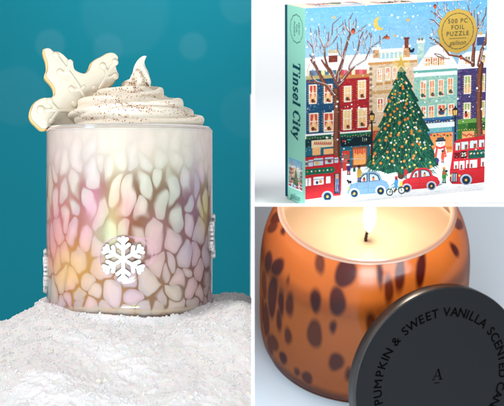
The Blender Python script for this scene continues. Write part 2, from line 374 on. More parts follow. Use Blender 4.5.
lines_ = [((86, 97), (170, 100)), ((90, 101), (150, 109)), ((92, 110), (185, 113)), ((70, 113), (150, 122)), ((76, 119), (130, 124)), ((120, 82), (140, 92)), ((126, 64), (134, 92)), ((134, 70), (146, 88)), ((160, 103), (197, 120)), ((110, 92), (160, 97)), ((98, 104), (190, 118))]
for it in range(2600):
    if cnt > 1100: break
    (x0, y0), (x1, y1) = random.choice(lines_); t = random.random()
    px = x0+(x1-x0)*t+random.gauss(0, 1.2); py = y0+(y1-y0)*t+1.2*math.sin(t*7+x0)+random.gauss(0, .8 if random.random() < .75 else 2.5)
    tgt = P(px, py, YM); d = tgt.normalized(); org = MC.inverted() @ (d*.8)
    hit = bvh.ray_cast(org, d)
    if hit[0] is None: continue
    p, n = hit[0], hit[1]; s = random.choice([.00009, .00012, .00016, .00024])*random.uniform(.8, 1.3); cnt += 1
    b_ = bmC[0 if random.random() < .55 else (1 if random.random() < .7 else 2)]
    rr = bmesh.ops.create_icosphere(b_, subdivisions=1, radius=1)
    q = Matrix.Rotation(random.random()*6, 3, Vector((random.random(), random.random(), .3)).normalized())
    for v in rr['verts']: v.co = p+n*s*.3+q @ Vector((v.co.x*s*random.uniform(.9, 1.9), v.co.y*s, v.co.z*s*.7))
for b_, c in zip(bmC, ((176, 108, 56), (112, 66, 36), (214, 150, 84))):
    tag(link('spice_specks', bm_mesh(b_), mat('ground_spice', hexl(*c), .8, .1), cream, smooth=False), kind='stuff')

# snowflake cookie
YC = 1.100; SCk = YC/F
outl = [(43, 50), (46, 48.3), (50, 49), (53, 51.5), (58, 52), (63, 55), (68, 60), (72.5, 63.5), (74, 69.5), (79, 72.5), (84, 73.5), (87.5, 70), (90, 63.5), (95, 59), (101, 56), (107, 52.5), (113, 52.6), (117.5, 56.5), (117.3, 61), (115.5, 66), (116.5, 71), (118.3, 75.5), (116, 79), (112.5, 84), (108, 88), (103, 95), (106, 103), (112, 108), (117, 118), (112, 127), (105, 131), (97, 129), (90, 133), (84, 140), (77, 141), (72, 133), (64, 131), (56, 129.5), (50, 128.5), (45, 130.5), (40, 130.3), (35, 126), (30.5, 121), (29, 114.5), (32, 106), (37, 101), (43, 98.3), (50, 98.3), (53.3, 95), (52.5, 89), (49.5, 84), (45.5, 79.5), (44.3, 76), (46.2, 70), (45.5, 62), (43.3, 55)]
cc = (80, 95)
def cpt(px, py): return ((px-cc[0])*SCk, -(py-cc[1])*SCk)
def offset_poly(pts, d):
    out = []; n = len(pts)
    for i in range(n):
        a, b_, c = [Vector(pts[(i+k) % n]) for k in (-1, 0, 1)]
        t = (c-a).normalized(); out.append(tuple(b_+Vector((-t.y, t.x))*d))
    return out
def dense(pts, k=4):
    n = len(pts); out = []
    for i in range(n):
        a, b_, c, d = [np.array(pts[(i+j) % n], float) for j in (-1, 0, 1, 2)]
        for s in np.linspace(0, 1, k, endpoint=False):
            out.append(tuple(.5*((2*b_)+(c-a)*s+(2*a-5*b_+4*c-d)*s*s+(3*b_-a-3*c+d)*s**3)))
    return out
MCk = Matrix.Translation(P(cc[0], cc[1], YC-.002)) @ Matrix.Rotation(math.radians(8), 4, 'Z') @ Matrix.Rotation(math.radians(-6), 4, 'X')
ck = thing('snowflake_cookie', 'white iced snowflake cookie stuck into the cream at the tumbler rim', 'cookie', MCk)
def pillow(outline, y0, y1, bev, seg):
    bm = bmesh.new(); fs = prism(bm, outline, y0, y1)
    bmesh.ops.recalc_face_normals(bm, faces=bm.faces)
    cap = [e for e in fs[0].edges]
    bmesh.ops.bevel(bm, geom=cap, offset=bev, segments=seg, affect='EDGES', profile=.5, clamp_overlap=True)
    bmesh.ops.triangulate(bm, faces=bm.faces); bmesh.ops.recalc_face_normals(bm, faces=bm.faces)
    return bm_mesh(bm)
dn = dense([cpt(*q) for q in outl], 4)
link('biscuit', pillow(dn, -.0005, .0052, .0006, 3), mat('golden_biscuit', hexl(232, 196, 134), .75, .12, 900, bump=.6, bscale=1500), ck, smooth=False)
ic = dense([cpt(*q) for q in outl], 4)
# outline runs clockwise seen from the front; inset a little, more along the left edges
ins = offset_poly(ic, -.8*SCk)
cxm, czm = 0, 0
test = sum(math.hypot(*q) for q in ins) < sum(math.hypot(*q) for q in ic)
if not test: ins = offset_poly(ic, .8*SCk)
ins = [(x+1.1*SCk, z+.5*SCk) for x, z in ins]
icm = mat('royal_icing', (.75, .67, .54), .32, .02, 300, Subsurface_Weight=.25, Subsurface_Scale=.003)
io = link('icing', pillow(ins, -.0027, -.0004, .0015, 5), icm, ck)
def tube_bm(bm, pts, r, seg=12):
    c = [np.array((*cpt(px, py), r)) for px, py in pts]; c = smooth_profile(c, 12*len(pts)) if len(c) > 2 else c
    rows = []
    for i, q in enumerate(c):
        a = Vector(c[max(i-1, 0)][:2]); b_ = Vector(c[min(i+1, len(c)-1)][:2]); t = (b_-a).normalized(); n = Vector((-t.y, t.x))
        rows.append([bm.verts.new((q[0]+n.x*math.cos(w)*r, -.0030-math.sin(w)*r*.9, q[1]+n.y*math.cos(w)*r)) for w in [2*math.pi*j/seg for j in range(seg)]])
    for i in range(len(rows)-1):
        for j in range(seg): bm.faces.new((rows[i][j], rows[i][(j+1) % seg], rows[i+1][(j+1) % seg], rows[i+1][j]))
    for e in (rows[0], rows[-1]): bm.faces.new(e)
def dot_bm(bm, px, py, r):
    x, z = cpt(px, py); q = bmesh.ops.create_uvsphere(bm, u_segments=20, v_segments=12, radius=r)
    for v in q['verts']: v.co = Vector((x+v.co.x, -.0031+v.co.y*.85, z+v.co.z))
sc = lambda pts: [(30+x/4.06, 40+y/4.06) for x, y in pts]
bm = bmesh.new(); rt = 2.0*SCk
for pl in ([(105, 65), (150, 125), (195, 190), (240, 270)], [(125, 135), (155, 138)], [(162, 98), (152, 128)], [(165, 205), (205, 205), (222, 190)], [(180, 262), (215, 262), (236, 262)],
           [(295, 108), (312, 140), (285, 195), (240, 262)], [(262, 200), (283, 205)], [(343, 95), (312, 142)], [(45, 292), (105, 290), (190, 292), (240, 285)], [(78, 252), (108, 288)], [(88, 335), (112, 296)], [(240, 270), (260, 320)], [(340, 150), (305, 160)]):
    tube_bm(bm, sc(pl), rt)
for q in sc([(105, 65), (122, 135), (162, 95), (168, 205), (178, 262), (295, 108), (262, 200), (345, 92), (78, 252), (88, 335), (345, 150)]): dot_bm(bm, *q, 3.4*SCk)
dot_bm(bm, *sc([(45, 292)])[0], 4.6*SCk)
pm_ = link('icing_piping', bm_mesh(bm), icm, ck); md = pm_.modifiers.new('melt', 'REMESH'); md.mode = 'VOXEL'; md.voxel_size = .00022; md.use_smooth_shade = True; md = pm_.modifiers.new('soften', 'SMOOTH'); md.iterations = 6; md.factor = .6

# snow mound
nx, ny = 430, 620
gx = np.linspace(-.30, -.0005, nx) if False else np.concatenate([np.linspace(-.30, -.165, 50, endpoint=False), np.linspace(-.165, -.00045, nx-50)])
gy = np.linspace(.86, 1.24, ny)
GX, GY = np.meshgrid(gx, gy)
def snow_base(x, y):
    crest = np.interp(x, [-.30, -.139, -.125, -.112, -.10, -.045, -.022, -.012, -.0045, 0], [-.085, -.0665, -.0600, -.0550, -.0545, -.0570, -.0535, -.0515, -.0525, -.0545])
    front = np.clip(1.075-y, 0, 1); back = np.clip(y-1.11, 0, 1)
    z = crest-.25*front-1.2*front**2*.6-.9*back**2
    d = np.hypot(x-MX, y-YM)                   # shallow seat pressed by the tumbler
    z = z+np.where(d < .060, +.0002*np.clip((.060-d)/.012, 0, 1), 0)
    z = z+.0030*np.exp(-((d-.0485)/.0030)**2)*(y < 1.12)*np.clip(np.sin(np.arctan2(x-MX, 1.1-y)*3+1)+.6, 0, 1)
    return z
Z = snow_base(GX, GY)
Nz = np.zeros_like(Z)
for i in range(ny):
    for j in range(nx):
        x, y = GX[i, j], GY[i, j]
        Nz[i, j] = .0060*noise.noise((x*28, y*28, 1.3))+.0013*noise.noise((x*75, y*75, 4))+.0009*noise.noise((x*190, y*190, 7))+.0007*noise.noise((x*430, y*430, 2))+.0007*abs(noise.noise((x*1000, y*1000, 9)))+.0004*noise.noise((x*2300, y*2300, 5))
damp = np.clip((np.hypot(GX-MX, GY-YM)-.030)/.03, .45, 1)
Z = Z+Nz*damp
snowm = mat('fresh_snow', (.88, .865, .875), .9, .02, 600, bump=.35, bscale=2500, Specular_IOR_Level=.2, Subsurface_Weight=.3, Subsurface_Scale=.0018)
me = grid_mesh('snow', np.stack([GX, GY, Z], -1))
tag(link('snow', me, snowm), kind='structure')
# loose grains lying on it
def zat(x, y):
    i = min(max(int((y-.86)/(1.24-.86)*(ny-1)+.5), 0), ny-1); j = min(max(int(np.searchsorted(gx, x)), 0), nx-1); return Z[i, j]
t_ = (1+5**.5)/2
ico = np.array([(-1, t_, 0), (1, t_, 0), (-1, -t_, 0), (1, -t_, 0), (0, -1, t_), (0, 1, t_), (0, -1, -t_), (0, 1, -t_), (t_, 0, -1), (t_, 0, 1), (-t_, 0, -1), (-t_, 0, 1)])/1.9
icf = np.array([(0, 11, 5), (0, 5, 1), (0, 1, 7), (0, 7, 10), (0, 10, 11), (1, 5, 9), (5, 11, 4), (11, 10, 2), (10, 7, 6), (7, 1, 8), (3, 9, 4), (3, 4, 2), (3, 2, 6), (3, 6, 8), (3, 8, 9), (4, 9, 5), (2, 4, 11), (6, 2, 10), (8, 6, 7), (9, 8, 1)])
NG = 110000
vs = []; fs = []
px_ = rng.uniform(-.150, -.001, NG); py_ = np.where(rng.random(NG) < .5, rng.uniform(1.02, 1.20, NG), rng.uniform(.87, 1.20, NG))
cl = np.array([noise.noise((a*160, b*160, 3)) for a, b in zip(px_, py_)])
keep = (rng.random(NG) < np.clip(.30+cl*2.4, .06, 1)) & (np.hypot(px_-MX, py_-YM) > RM+.0006); px_, py_ = px_[keep], py_[keep]
for k, (x, y) in enumerate(zip(px_, py_)):
    s = rng.choice([.00018, .00028, .00042, .0008], p=[.40, .36, .215, .025]); st = np.array([rng.uniform(.6, 1.5), rng.uniform(.6, 1.3), rng.uniform(.6, 1.8)])
    a = rng.uniform(0, 6.28); ca, sa = math.cos(a), math.sin(a)
    v = ico*st*s*(1+rng.uniform(-.2, .2, (12, 1))); v = v @ np.array([[ca, -sa, 0], [sa*.8, ca*.8, -.6], [.6*sa, .6*ca, .8]])
    vs.append(v+np.array([x, y, zat(x, y)+s*.15])); fs.append(icf+12*k)
vs = np.concatenate(vs); fs = np.concatenate(fs)
me = bpy.data.meshes.new('grains'); me.vertices.add(len(vs)); me.vertices.foreach_set('co', vs.astype(np.float32).reshape(-1)); me.loops.add(fs.size)
me.loops.foreach_set('vertex_index', fs.reshape(-1).astype(np.int32)); me.polygons.add(len(fs)); me.polygons.foreach_set('loop_start', np.arange(0, fs.size, 3, dtype=np.int32)); me.update(calc_edges=True)
tag(link('snow_grains', me, mat('snow_grain', (.90, .89, .90), .9, .02, 600, Specular_IOR_Level=.2), smooth=False), kind='stuff')
# pearls pressed into the snow
sb = BVHTree.FromPolygons([tuple(v) for v in np.stack([GX, GY, Z], -1).reshape(-1, 3)], [tuple(p.vertices) for p in bpy.data.objects['snow'].data.polygons])
pm = mat('pearl', hexl(244, 236, 214), .18, .02, 600, Coat_Weight=.8, Sheen_Weight=.2)
labs = [(4, 361, 2.0, 'pearl bead at the far left edge of the snow'), (52, 350, 1.6, 'small pearl bead alone in the snow below the left side of the tumbler'), (98.5, 381, 2.7, 'largest pearl bead, left of a touching pair low in the snow'), (105.5, 380, 1.8, 'smaller pearl bead touching the right of the largest one'),
        (203, 362, 1.9, 'shiny pearl bead on the right snow slope, lower of a close pair'), (195.5, 356, 1.5, 'dull pearl bead on the right snow slope, upper of a close pair'), (191, 397, 2.3, 'pearl bead nearest the bottom edge, right of the middle'), (178.5, 351, 1.6, 'pearl bead half buried just below the right part of the tumbler'),
        (248.5, 393, 2.2, 'pearl bead by the white partition at the lower right'), (6, 333, 1.3, 'tiny pearl bead near the snow crest at left'), (120, 323, 1.4, 'tiny pearl bead right in front of the tumbler base')]
for px, py, r, lb in labs:
    d = P(px, py, 1).normalized(); h = sb.ray_cast(d*.5, d)
    if h[0] is None: continue
    bm = bmesh.new(); bmesh.ops.create_uvsphere(bm, u_segments=28, v_segments=18, radius=r*h[0].y/F)
    for v in bm.verts: v.co.z *= .95
    o = link('pearl_bead', bm_mesh(bm), pm); o.location = h[0]-d*r*h[0].y/F*.7
    tag(o, lb, 'bead', 'pearl beads in the snow')

# ------------------------------------------------------------------ puzzle box
def face_ls(px, py):
    """photo pixel -> (x,z) on the front face of the box, box frame"""
    d = RB.transposed() @ P(px, py, 1.0); o_ = RB.transposed() @ (-TB)
    t = -o_.y/d.y; p = o_+d*t; return p.x, p.z
box_t = thing('puzzle_box', 'square boxed jigsaw puzzle with a snowy street scene and mint green side', 'puzzle box', MB)
NXf, NZf = 800, 776
lx = np.linspace(0, WB, NXf); lz = np.linspace(0, HB, NZf); LX, LZ = np.meshgrid(lx, lz)
wp = np.stack([RB[i][0]*LX+RB[i][2]*LZ+TB[i] for i in range(3)])
PX = CX+F*wp[0]/wp[1]; PY = CY-F*wp[2]/wp[1]
IMG = np.zeros((NZf, NXf, 3)); SOFT = .22
def blend(cov, c, sl=None):
    global IMG
    c = s2l(c) if not isinstance(c, np.ndarray) else c
    t = IMG if sl is None else IMG[sl]
    t[...] = t*(1-cov[..., None])+c*cov[..., None]
def window_of(x0, y0, x1, y1, pad=1.5):
    a = face_ls(x0-pad, y0-pad); b_ = face_ls(x1+pad, y1+pad); c = face_ls(x0-pad, y1+pad); d = face_ls(x1+pad, y0-pad)
    xs = [q[0] for q in (a, b_, c, d)]; zs = [q[1] for q in (a, b_, c, d)]
    i0, i1 = int(min(zs)/HB*(NZf-1)), int(max(zs)/HB*(NZf-1))+2; j0, j1 = int(min(xs)/WB*(NXf-1)), int(max(xs)/WB*(NXf-1))+2
    i0, j0 = max(i0, 0), max(j0, 0); i1, j1 = min(max(i1, 0), NZf), min(max(j1, 0), NXf)
    return (slice(i0, i1), slice(j0, j1))
def rect(x0, y0, x1, y1, c, a=1.0):
    """rectangle straight on the face, from its top-left and bottom-right photo pixels"""
    (ax, az), (bx, bz) = face_ls(x0, y0), face_ls(x1, y1); k = .00011
    i0, i1 = max(int(bz/HB*(NZf-1))-2, 0), min(max(int(az/HB*(NZf-1))+3, 0), NZf); j0, j1 = max(int(ax/WB*(NXf-1))-2, 0), min(max(int(bx/WB*(NXf-1))+3, 0), NXf)
    if i1 <= i0 or j1 <= j0: return
    sl = (slice(i0, i1), slice(j0, j1)); X, Z_ = LX[sl], LZ[sl]
    d = np.minimum(np.minimum(X-ax, bx-X), np.minimum(Z_-bz, az-Z_)); blend(np.clip(d/k+.5, 0, 1)*a, c, sl)
def poly(pts, c, a=1.0):
    xs = [p[0] for p in pts]; ys_ = [p[1] for p in pts]; sl = window_of(min(xs), min(ys_), max(xs), max(ys_)); X, Y = PX[sl], PY[sl]
    inside = np.zeros(X.shape, bool); dm = np.full(X.shape, 1e9); n = len(pts)
    for i in range(n):
        (xa, ya), (xb, yb) = pts[i], pts[(i+1) % n]
        if ya != yb:
            cnd = ((ya > Y) != (yb > Y)) & (X < (xb-xa)*(Y-ya)/(yb-ya)+xa); inside ^= cnd
        dx, dy = xb-xa, yb-ya; L = dx*dx+dy*dy+1e-9; t = np.clip(((X-xa)*dx+(Y-ya)*dy)/L, 0, 1)
        dm = np.minimum(dm, np.hypot(X-xa-t*dx, Y-ya-t*dy))
    blend(np.clip(np.where(inside, dm, -dm)/SOFT*.7+.5, 0, 1)*a, c, sl)
def ell(x, y, rx, ry, c, a=1.0):
    sl = window_of(x-rx, y-ry, x+rx, y+ry); X, Y = PX[sl], PY[sl]
    d = (1-np.hypot((X-x)/rx, (Y-y)/ry))*min(rx, ry); blend(np.clip(d/SOFT*.7+.5, 0, 1)*a, c, sl)
def stroke(pts, w0, w1, c, a=1.0):
    n = len(pts)-1
    for i in range(n):
        (xa, ya), (xb, yb) = pts[i], pts[i+1]; ra = w0+(w1-w0)*i/n; rb = w0+(w1-w0)*(i+1)/n
        sl = window_of(min(xa, xb)-ra, min(ya, yb)-ra, max(xa, xb)+ra, max(ya, yb)+ra); X, Y = PX[sl], PY[sl]
        dx, dy = xb-xa, yb-ya; L = dx*dx+dy*dy+1e-9; t = np.clip(((X-xa)*dx+(Y-ya)*dy)/L, 0, 1)
        d = (ra+(rb-ra)*t)-np.hypot(X-xa-t*dx, Y-ya-t*dy); blend(np.clip(d/SOFT*.7+.5, 0, 1)*a, c, sl)
U = lambda a, b_: random.uniform(a, b_)
# sky
tv = np.clip((PY-5)/70, 0, 1)[..., None]; IMG[:] = s2l((112, 178, 212))*(1-tv)+s2l((172, 205, 222))*tv
for _ in range(260):
    x, y = U(303, 488), U(0, 72); c = random.choice([(135, 192, 220), (100, 168, 206), (160, 205, 226)]); ell(x, y, U(2, 9), U(.8, 2.5), c, .18)
# snow ground first
rect(300, 150, 490, 215, (246, 248, 250))
for _ in range(60): ell(U(305, 486), U(158, 206), U(3, 12), U(.5, 1.2), (208, 226, 240), .35)
# buildings
def bricks(x0, y0, x1, y1, cols, n):
    for _ in range(n):
        x, y = U(x0, x1), U(y0, y1); rect(x, y, min(x+U(1.2, 3), x1), y+.8, random.choice(cols), .6)
def lit_window(x0, y0, x1, y1, curtain=(214, 60, 48), frame_c=(246, 240, 228), glow=(250, 196, 132), item=None, lights=True):
    if lights:
        for k in range(int((y1-y0)/2.2)+1):
            for xx in (x0-1.6, x1+1.4): ell(xx+U(-.2, .2), y0+k*2.3, .42, .42, (232, 186, 70))
    rect(x0-.7, y0-.7, x1+.7, y1+.7, frame_c); rect(x0+.2, y0+.2, x1-.2, y1-.2, glow)
    w = x1-x0; h = y1-y0
    if curtain:
        sl = -.06*w
        poly([(x0+.2, y0+.3), (x0+w*.55, y0+.1), (x0+w*.25, y0+h*.55), (x0+.2, y0+h*.8)], curtain, .9); poly([(x1-.2, y0+.2), (x0+w*.55, y0+.1), (x1-w*.22, y0+h*.5), (x1-.2, y0+h*.75)], curtain, .9)
    rect((x0+x1)/2-.25, y0, (x0+x1)/2+.25, y1, frame_c, .8); rect(x0, y0+h*.42, x1, y0+h*.42+.5, frame_c, .8)
    if item: ell((x0+x1)/2+U(-1, 1), y1-2.2, 1.7, 2.0, item); ell((x0+x1)/2+1.6, y1-1.4, 1.0, 1.2, (200, 70, 60))
# B1 navy and B2 red
rect(306, 72, 339.5, 139, (36, 92, 128)); bricks(306, 76, 339, 136, [(24, 72, 108), (54, 122, 152), (18, 60, 92), (110, 150, 170)], 260)
rect(339.5, 70, 372, 136, (186, 36, 44)); bricks(339.5, 74, 371, 132, [(160, 24, 36), (206, 62, 60), (142, 30, 48), (110, 50, 90)], 260)
rect(305, 58, 385, 71, (250, 250, 252)); 
for i in range(10): rect(306+i*7.6, 70.5-i*.15, 309.5+i*7.6, 76.3-i*.15, [(222, 214, 196), (120, 140, 164), (236, 226, 150)][i % 3] if i < 4 else [(240, 226, 190), (228, 120, 140)][i % 2]); rect(309.5+i*7.6, 70.5-i*.15, 313.6+i*7.6, 76.3-i*.15, (96, 128, 152) if i < 4 else (214, 90, 84))
rect(306, 76.2, 340, 77.6, (196, 176, 120)); rect(340, 75.4, 371, 77, (208, 140, 76))
rect(328.5, 54.5, 337.5, 62, (140, 62, 46)); rect(328, 53.3, 338, 55, (250, 250, 252))
for k in range(4): rect(329+k*2.2, 49.5, 330.4+k*2.2, 53.6, (226, 180, 80))
bricks(328.5, 55, 337, 61, [(110, 44, 36), (170, 90, 64)], 20)
for q in ((309.6, 85.5, 316, 103), (324.6, 85, 331.6, 102.4), (310, 114, 317.5, 131), (324.4, 113.4, 333, 130.6)): lit_window(*q, item=(110, 70, 50))
for q in ((344.6, 86.8, 350.6, 101), (358.6, 81, 365, 98), (343.8, 110.5, 350.6, 129), (358.4, 109, 366, 126.5)): lit_window(*q, curtain=(240, 214, 150), item=(96, 84, 66))
# B3 beige
rect(369.5, 60, 417, 150, (226, 200, 168)); bricks(370, 62, 416, 128, [(206, 176, 140), (240, 220, 192), (190, 156, 122), (232, 190, 150)], 420)
for k in range(12): rect(369.2, 62+k*5.4, 372.2, 64.6+k*5.4, (160, 132, 112))
rect(368, 59, 417, 62.2, (216, 160, 92)); rect(368, 57.6, 417, 59.6, (250, 248, 246))
rect(379, 50.6, 404, 57.6, (176, 208, 214)); rect(378.5, 49.4, 404, 51.4, (250, 250, 250))
for k in range(6): rect(380.5+k*4.2, 51, 381.8+k*4.2, 58, (232, 236, 228))
for k in range(9): ell(380+k*2.7, 52.4+1.1*math.sin(k*1.6), .55, .55, (222, 186, 84))
for (a_, b_, c_, d_) in ((373, 49.5, 379, 58), (403.5, 47, 410, 57)): rect(a_, b_, c_, d_, (214, 164, 116)); rect(a_-.8, b_-1.8, c_+.8, b_, (252, 252, 252)); bricks(a_, b_, c_-1, d_-1, [(186, 128, 84), (236, 196, 150)], 16)
rect(404.5, 38.5, 408.5, 48, (140, 70, 52)); rect(403.7, 37.4, 409.4, 39, (122, 60, 50))
ell(411.5, 51, 2.4, 1.6, (40, 52, 80)); ell(409.5, 48.8, .8, 1.5, (40, 52, 80)); ell(413.4, 49.3, 1.2, 1.2, (40, 52, 80))
for q in ((377.6, 69.5, 381, 80.5), (386.2, 68, 389.4, 79.3), (393.4, 67.5, 396.4, 78)): lit_window(*q, curtain=(226, 92, 70), lights=False); rect(q[0]-1.6, q[3]+2.4, q[2]+1.6, q[3]+4.6, (206, 152, 84))
rect(370, 91, 400, 92.4, (206, 166, 110))
for q in ((377.8, 99, 382.6, 111), (387, 98, 391, 109)): lit_window(*q, curtain=(214, 60, 60), lights=False)
rect(369, 127.5, 402, 160, (196, 84, 52)); bricks(369, 128, 400, 160, [(166, 60, 40), (222, 112, 70)], 120); rect(368, 126.6, 402, 128.6, (222, 170, 110))
# B4 mint
poly([(414, 70), (417, 66.5), (425, 55), (430, 47.5), (438, 44.5), (447, 46), (452, 56), (458, 66), (458, 70)], (250, 250, 252))
rect(417.5, 42, 424, 58, (186, 214, 204)); rect(416.8, 40, 424.8, 42.6, (250, 250, 250)); bricks(417.5, 43, 423, 56, [(150, 190, 190), (214, 226, 200)], 26)
for k in range(2): rect(418.2+k*3, 38, 420+k*3, 40.6, (150, 120, 70))
rect(424.5, 57.5, 444.5, 67, (170, 110, 70)); 
for q in ((425.4, 58.6, 430, 66.4), (433, 58, 437, 66), (440, 57.5, 444, 65.6)): lit_window(*q, curtain=(226, 120, 70), lights=True)
rect(414, 69, 457.5, 119, (160, 210, 196)); bricks(414.5, 73, 456, 117, [(132, 190, 178), (186, 224, 204), (126, 170, 180), (214, 222, 150)], 420)
rect(413.5, 67.5, 457.5, 70.8, (120, 190, 178)); rect(413.5, 66.8, 457.5, 67.9, (250, 250, 252)); rect(414, 73.4, 457, 74.4, (240, 246, 246))
for q in ((421, 81.4, 425.4, 97.6), (429.8, 80.6, 434, 96.6), (438.8, 80, 443, 95.6), (448, 78.4, 452.4, 93.6)): lit_window(*q, curtain=(244, 150, 96), lights=False, item=(40, 120, 96))
for q in ((421.4, 107, 425.4, 118), (429, 106.3, 433.4, 117.4), (438, 105, 445, 115.4), (448.8, 104.4, 453.6, 114.6)): lit_window(*q, curtain=(232, 100, 72), lights=False)
ell(441.4, 112.4, 3, 2.4, (44, 104, 150)); ell(441, 109.5, 1.3, 1.4, (60, 40, 36)); stroke([(439.5, 113), (446.8, 108.2)], .8, .5, (116, 70, 44))
rect(413.5, 119, 457, 160, (60, 126, 170)); rect(413.5, 121.5, 456, 124.5, (40, 92, 150)); rect(413.5, 126, 452, 131, (120, 186, 190)); rect(413.5, 124.6, 456, 126.3, (232, 240, 240))
for k in range(16): ell(415+k*2.7, 122.6-k*.12+.8*math.sin(k*1.3), .55, .55, (232, 196, 80))
rect(430, 133.5, 452.6, 160, (240, 160, 86)); 
for k in range(7): ell(431+k*3.3, 134.8+.8*(k % 2), 1.2, 1.0, [(206, 60, 50), (46, 120, 70)][k % 2])
rect(430, 148, 452, 149, (214, 120, 60)); rect(440.6, 134, 441.3, 156, (214, 120, 60))
# B5 purple
poly([(457, 69), (459.5, 56.5), (467, 52), (488, 50), (488, 66)], (250, 250, 252))
rect(457.5, 66, 490, 124, (88, 76, 128)); bricks(458, 70, 489, 118, [(66, 56, 108), (112, 98, 150), (60, 60, 120)], 240)
for k in range(9): rect(457.6, 70+k*5.4, 460.4, 72.4+k*5.4, (120, 108, 160))
rect(457.5, 64.6, 490, 67.2, (236, 236, 240)); 
for q in ((465, 56.6, 470, 63.8), (479, 55, 485, 62.4)): lit_window(*q, curtain=(90, 110, 80)); 
rect(477, 35.5, 484.5, 45, (72, 88, 140)); rect(476.4, 34.6, 485.2, 36.6, (250, 250, 250)); rect(479, 31.5, 481.8, 35, (222, 182, 90))
for q in ((464.8, 76.2, 470, 93), (478.6, 74.6, 484, 91), (464.4, 103.4, 469.6, 118.4), (479, 101.4, 484, 116.6)): lit_window(*q, curtain=(150, 196, 110))
ell(465.9, 115, 1.8, 2.2, (190, 44, 44)); ell(465.9, 112.2, 1.1, 1.1, (60, 36, 30))
rect(457.5, 121, 490, 150, (64, 128, 52)); rect(457.5, 119.6, 490, 121.6, (120, 170, 80)); rect(462, 131.5, 474, 150, (240, 170, 110)); rect(477, 130.6, 490, 150, (240, 170, 110)); rect(468, 123, 484, 128.5, (46, 104, 40))
for k in range(12): stroke([(462.5+k*2.2, 133.6+(k % 3)*1.0), (464+k*2.2, 134.4+((k+1) % 3)*1.0)], .5, .5, (196, 56, 44)); ell(459+k*2.6, 130-.15*k, .5, .5, (232, 190, 70))
# left shop
rect(305, 137, 370, 166, (30, 118, 138)); rect(305, 134.4, 341, 136.4, (246, 246, 246)); rect(306, 136.2, 341, 139.3, (22, 110, 86)); rect(340, 132.3, 371, 134, (246, 246, 246)); rect(340, 133.8, 371, 137.6, (22, 120, 90)); rect(305, 139.6, 371, 142, (18, 74, 84))
for k in range(24): ell(307+k*2.7, 138.2-k*.13+.7*math.sin(k*1.7), .45, .45, (226, 188, 80))
rect(311.4, 140.6, 334, 146.4, (236, 218, 176)); 
for k in range(9): stroke([(314+k*2, 144.6), (314.8+k*2, 142), (315.4+k*2, 144.4)], .35, .35, (200, 50, 44))
rect(341, 138.6, 371, 144.6, (12, 50, 60)); ell(349, 139.7, 2.2, .8, (60, 170, 140)); ell(343, 141, .6, 1.2, (220, 60, 50)); ell(344.8, 141, .6, 1.2, (220, 60, 50))
for k in range(3): stroke([(362.5+k*1.8, 138.2), (362.7+k*1.8, 141)], .25, .25, (180, 200, 150))
rect(312.4, 148, 320.4, 155, (246, 190, 126)); rect(323.6, 149, 334, 157, (246, 190, 126)); rect(306, 156, 341, 172, (26, 84, 104))
rect(342.6, 151, 349.4, 170.6, (226, 72, 44)); ell(346.2, 157, 2.1, 2.1, (60, 150, 130)); ell(346.2, 157, 1.0, 1.0, (226, 72, 44))
rect(353.4, 148.2, 365.8, 165.4, (250, 176, 96)); rect(352.2, 147.2, 366.8, 148.4, (168, 96, 60)); rect(352.2, 148.4, 353.4, 166.2, (168, 96, 60)); rect(365.8, 148, 367, 165.4, (168, 96, 60)); rect(352.2, 165.2, 367, 166.6, (140, 80, 56))
for k in range(5): rect(354.4+k*2.3, 149, 356.2+k*2.3, 153.2+(k % 2), (236, 92, 56))
# pavement snow edge
poly([(304, 172), (341, 171.5), (369, 166), (388, 161), (415, 158), (440, 155.5), (457, 150), (489, 146), (489, 196), (304, 214)], (247, 249, 251))
for _ in range(130):
    x = U(305, 486); y = U(158, 206)-(x-305)*.05; ell(x, y, U(2, 7), U(.3, .8), (198, 222, 238), .35)
# big tree
stroke([(401, 168), (401, 176)], 3, 3.4, (96, 62, 44))
poly([(401, 66), (397, 73), (398.5, 74), (392, 85), (394, 86), (387, 98), (389.5, 99), (383, 112), (386, 113), (377.5, 127), (381, 128), (372, 143), (376, 144), (367.5, 158), (366, 166), (372, 170), (380, 171), (388, 174), (396, 172), (404, 175), (413, 172), (422, 173), (431, 168), (438, 165), (437, 156), (431, 146), (434, 145), (427, 132), (430, 131), (422, 117), (424.5, 116), (416.5, 102), (419, 101), (411, 88), (413, 87), (405, 74), (406.5, 73)], (16, 92, 74))
def in_tree(x, y):
    hw = np.interp(y, [66, 100, 130, 160, 172], [1, 15, 25, 34.5, 33]); return abs(x-401-(y-66)*.005) < hw*.96
for _ in range(1500):
    y = 68+103*U(0, 1)**.6; hw = np.interp(y, [66, 172], [1, 36]); x = 401+U(-1, 1)*hw
    if not in_tree(x, y): continue
    dx = (x-401)/36; L = U(2.5, 6); c = random.choice([(8, 62, 56), (20, 110, 84), (38, 138, 100), (14, 84, 70), (70, 160, 116), (6, 54, 52), (24, 120, 92)])
    stroke([(x, y), (x+dx*L*.55, y+L*.55), (x+dx*L*1.3, y+L)], .42, .12, c, .8)
for _ in range(110):
    y = 74+94*U(0, 1)**.7; hw = np.interp(y, [66, 172], [1, 34]); x = 401+U(-1, 1)*hw
    if in_tree(x, y): s = U(-1, 1)*2; stroke([(x, y), (x+s, y+3), (x+s*2.2, y+5.4)], .16, .12, (120, 186, 150), .55)
for k in range(130):
    y = 76+92*((k+.5)/130)**.75; hw = np.interp(y, [66, 172], [1, 33]); x = 401+(((k*.618+U(-.12, .12)) % 1)*2-1)*hw; y += U(-1.6, 1.6)
    if not in_tree(x, y): continue
    c = [(244, 150, 44), (250, 222, 110), (240, 236, 190)][k % 3]; r = [1.2, .9, .7][k % 3]*np.interp(y, [70, 120], [.75, 1]); ell(x, y, r*1.5, r*1.5, c, .18); ell(x, y, r, r, c)
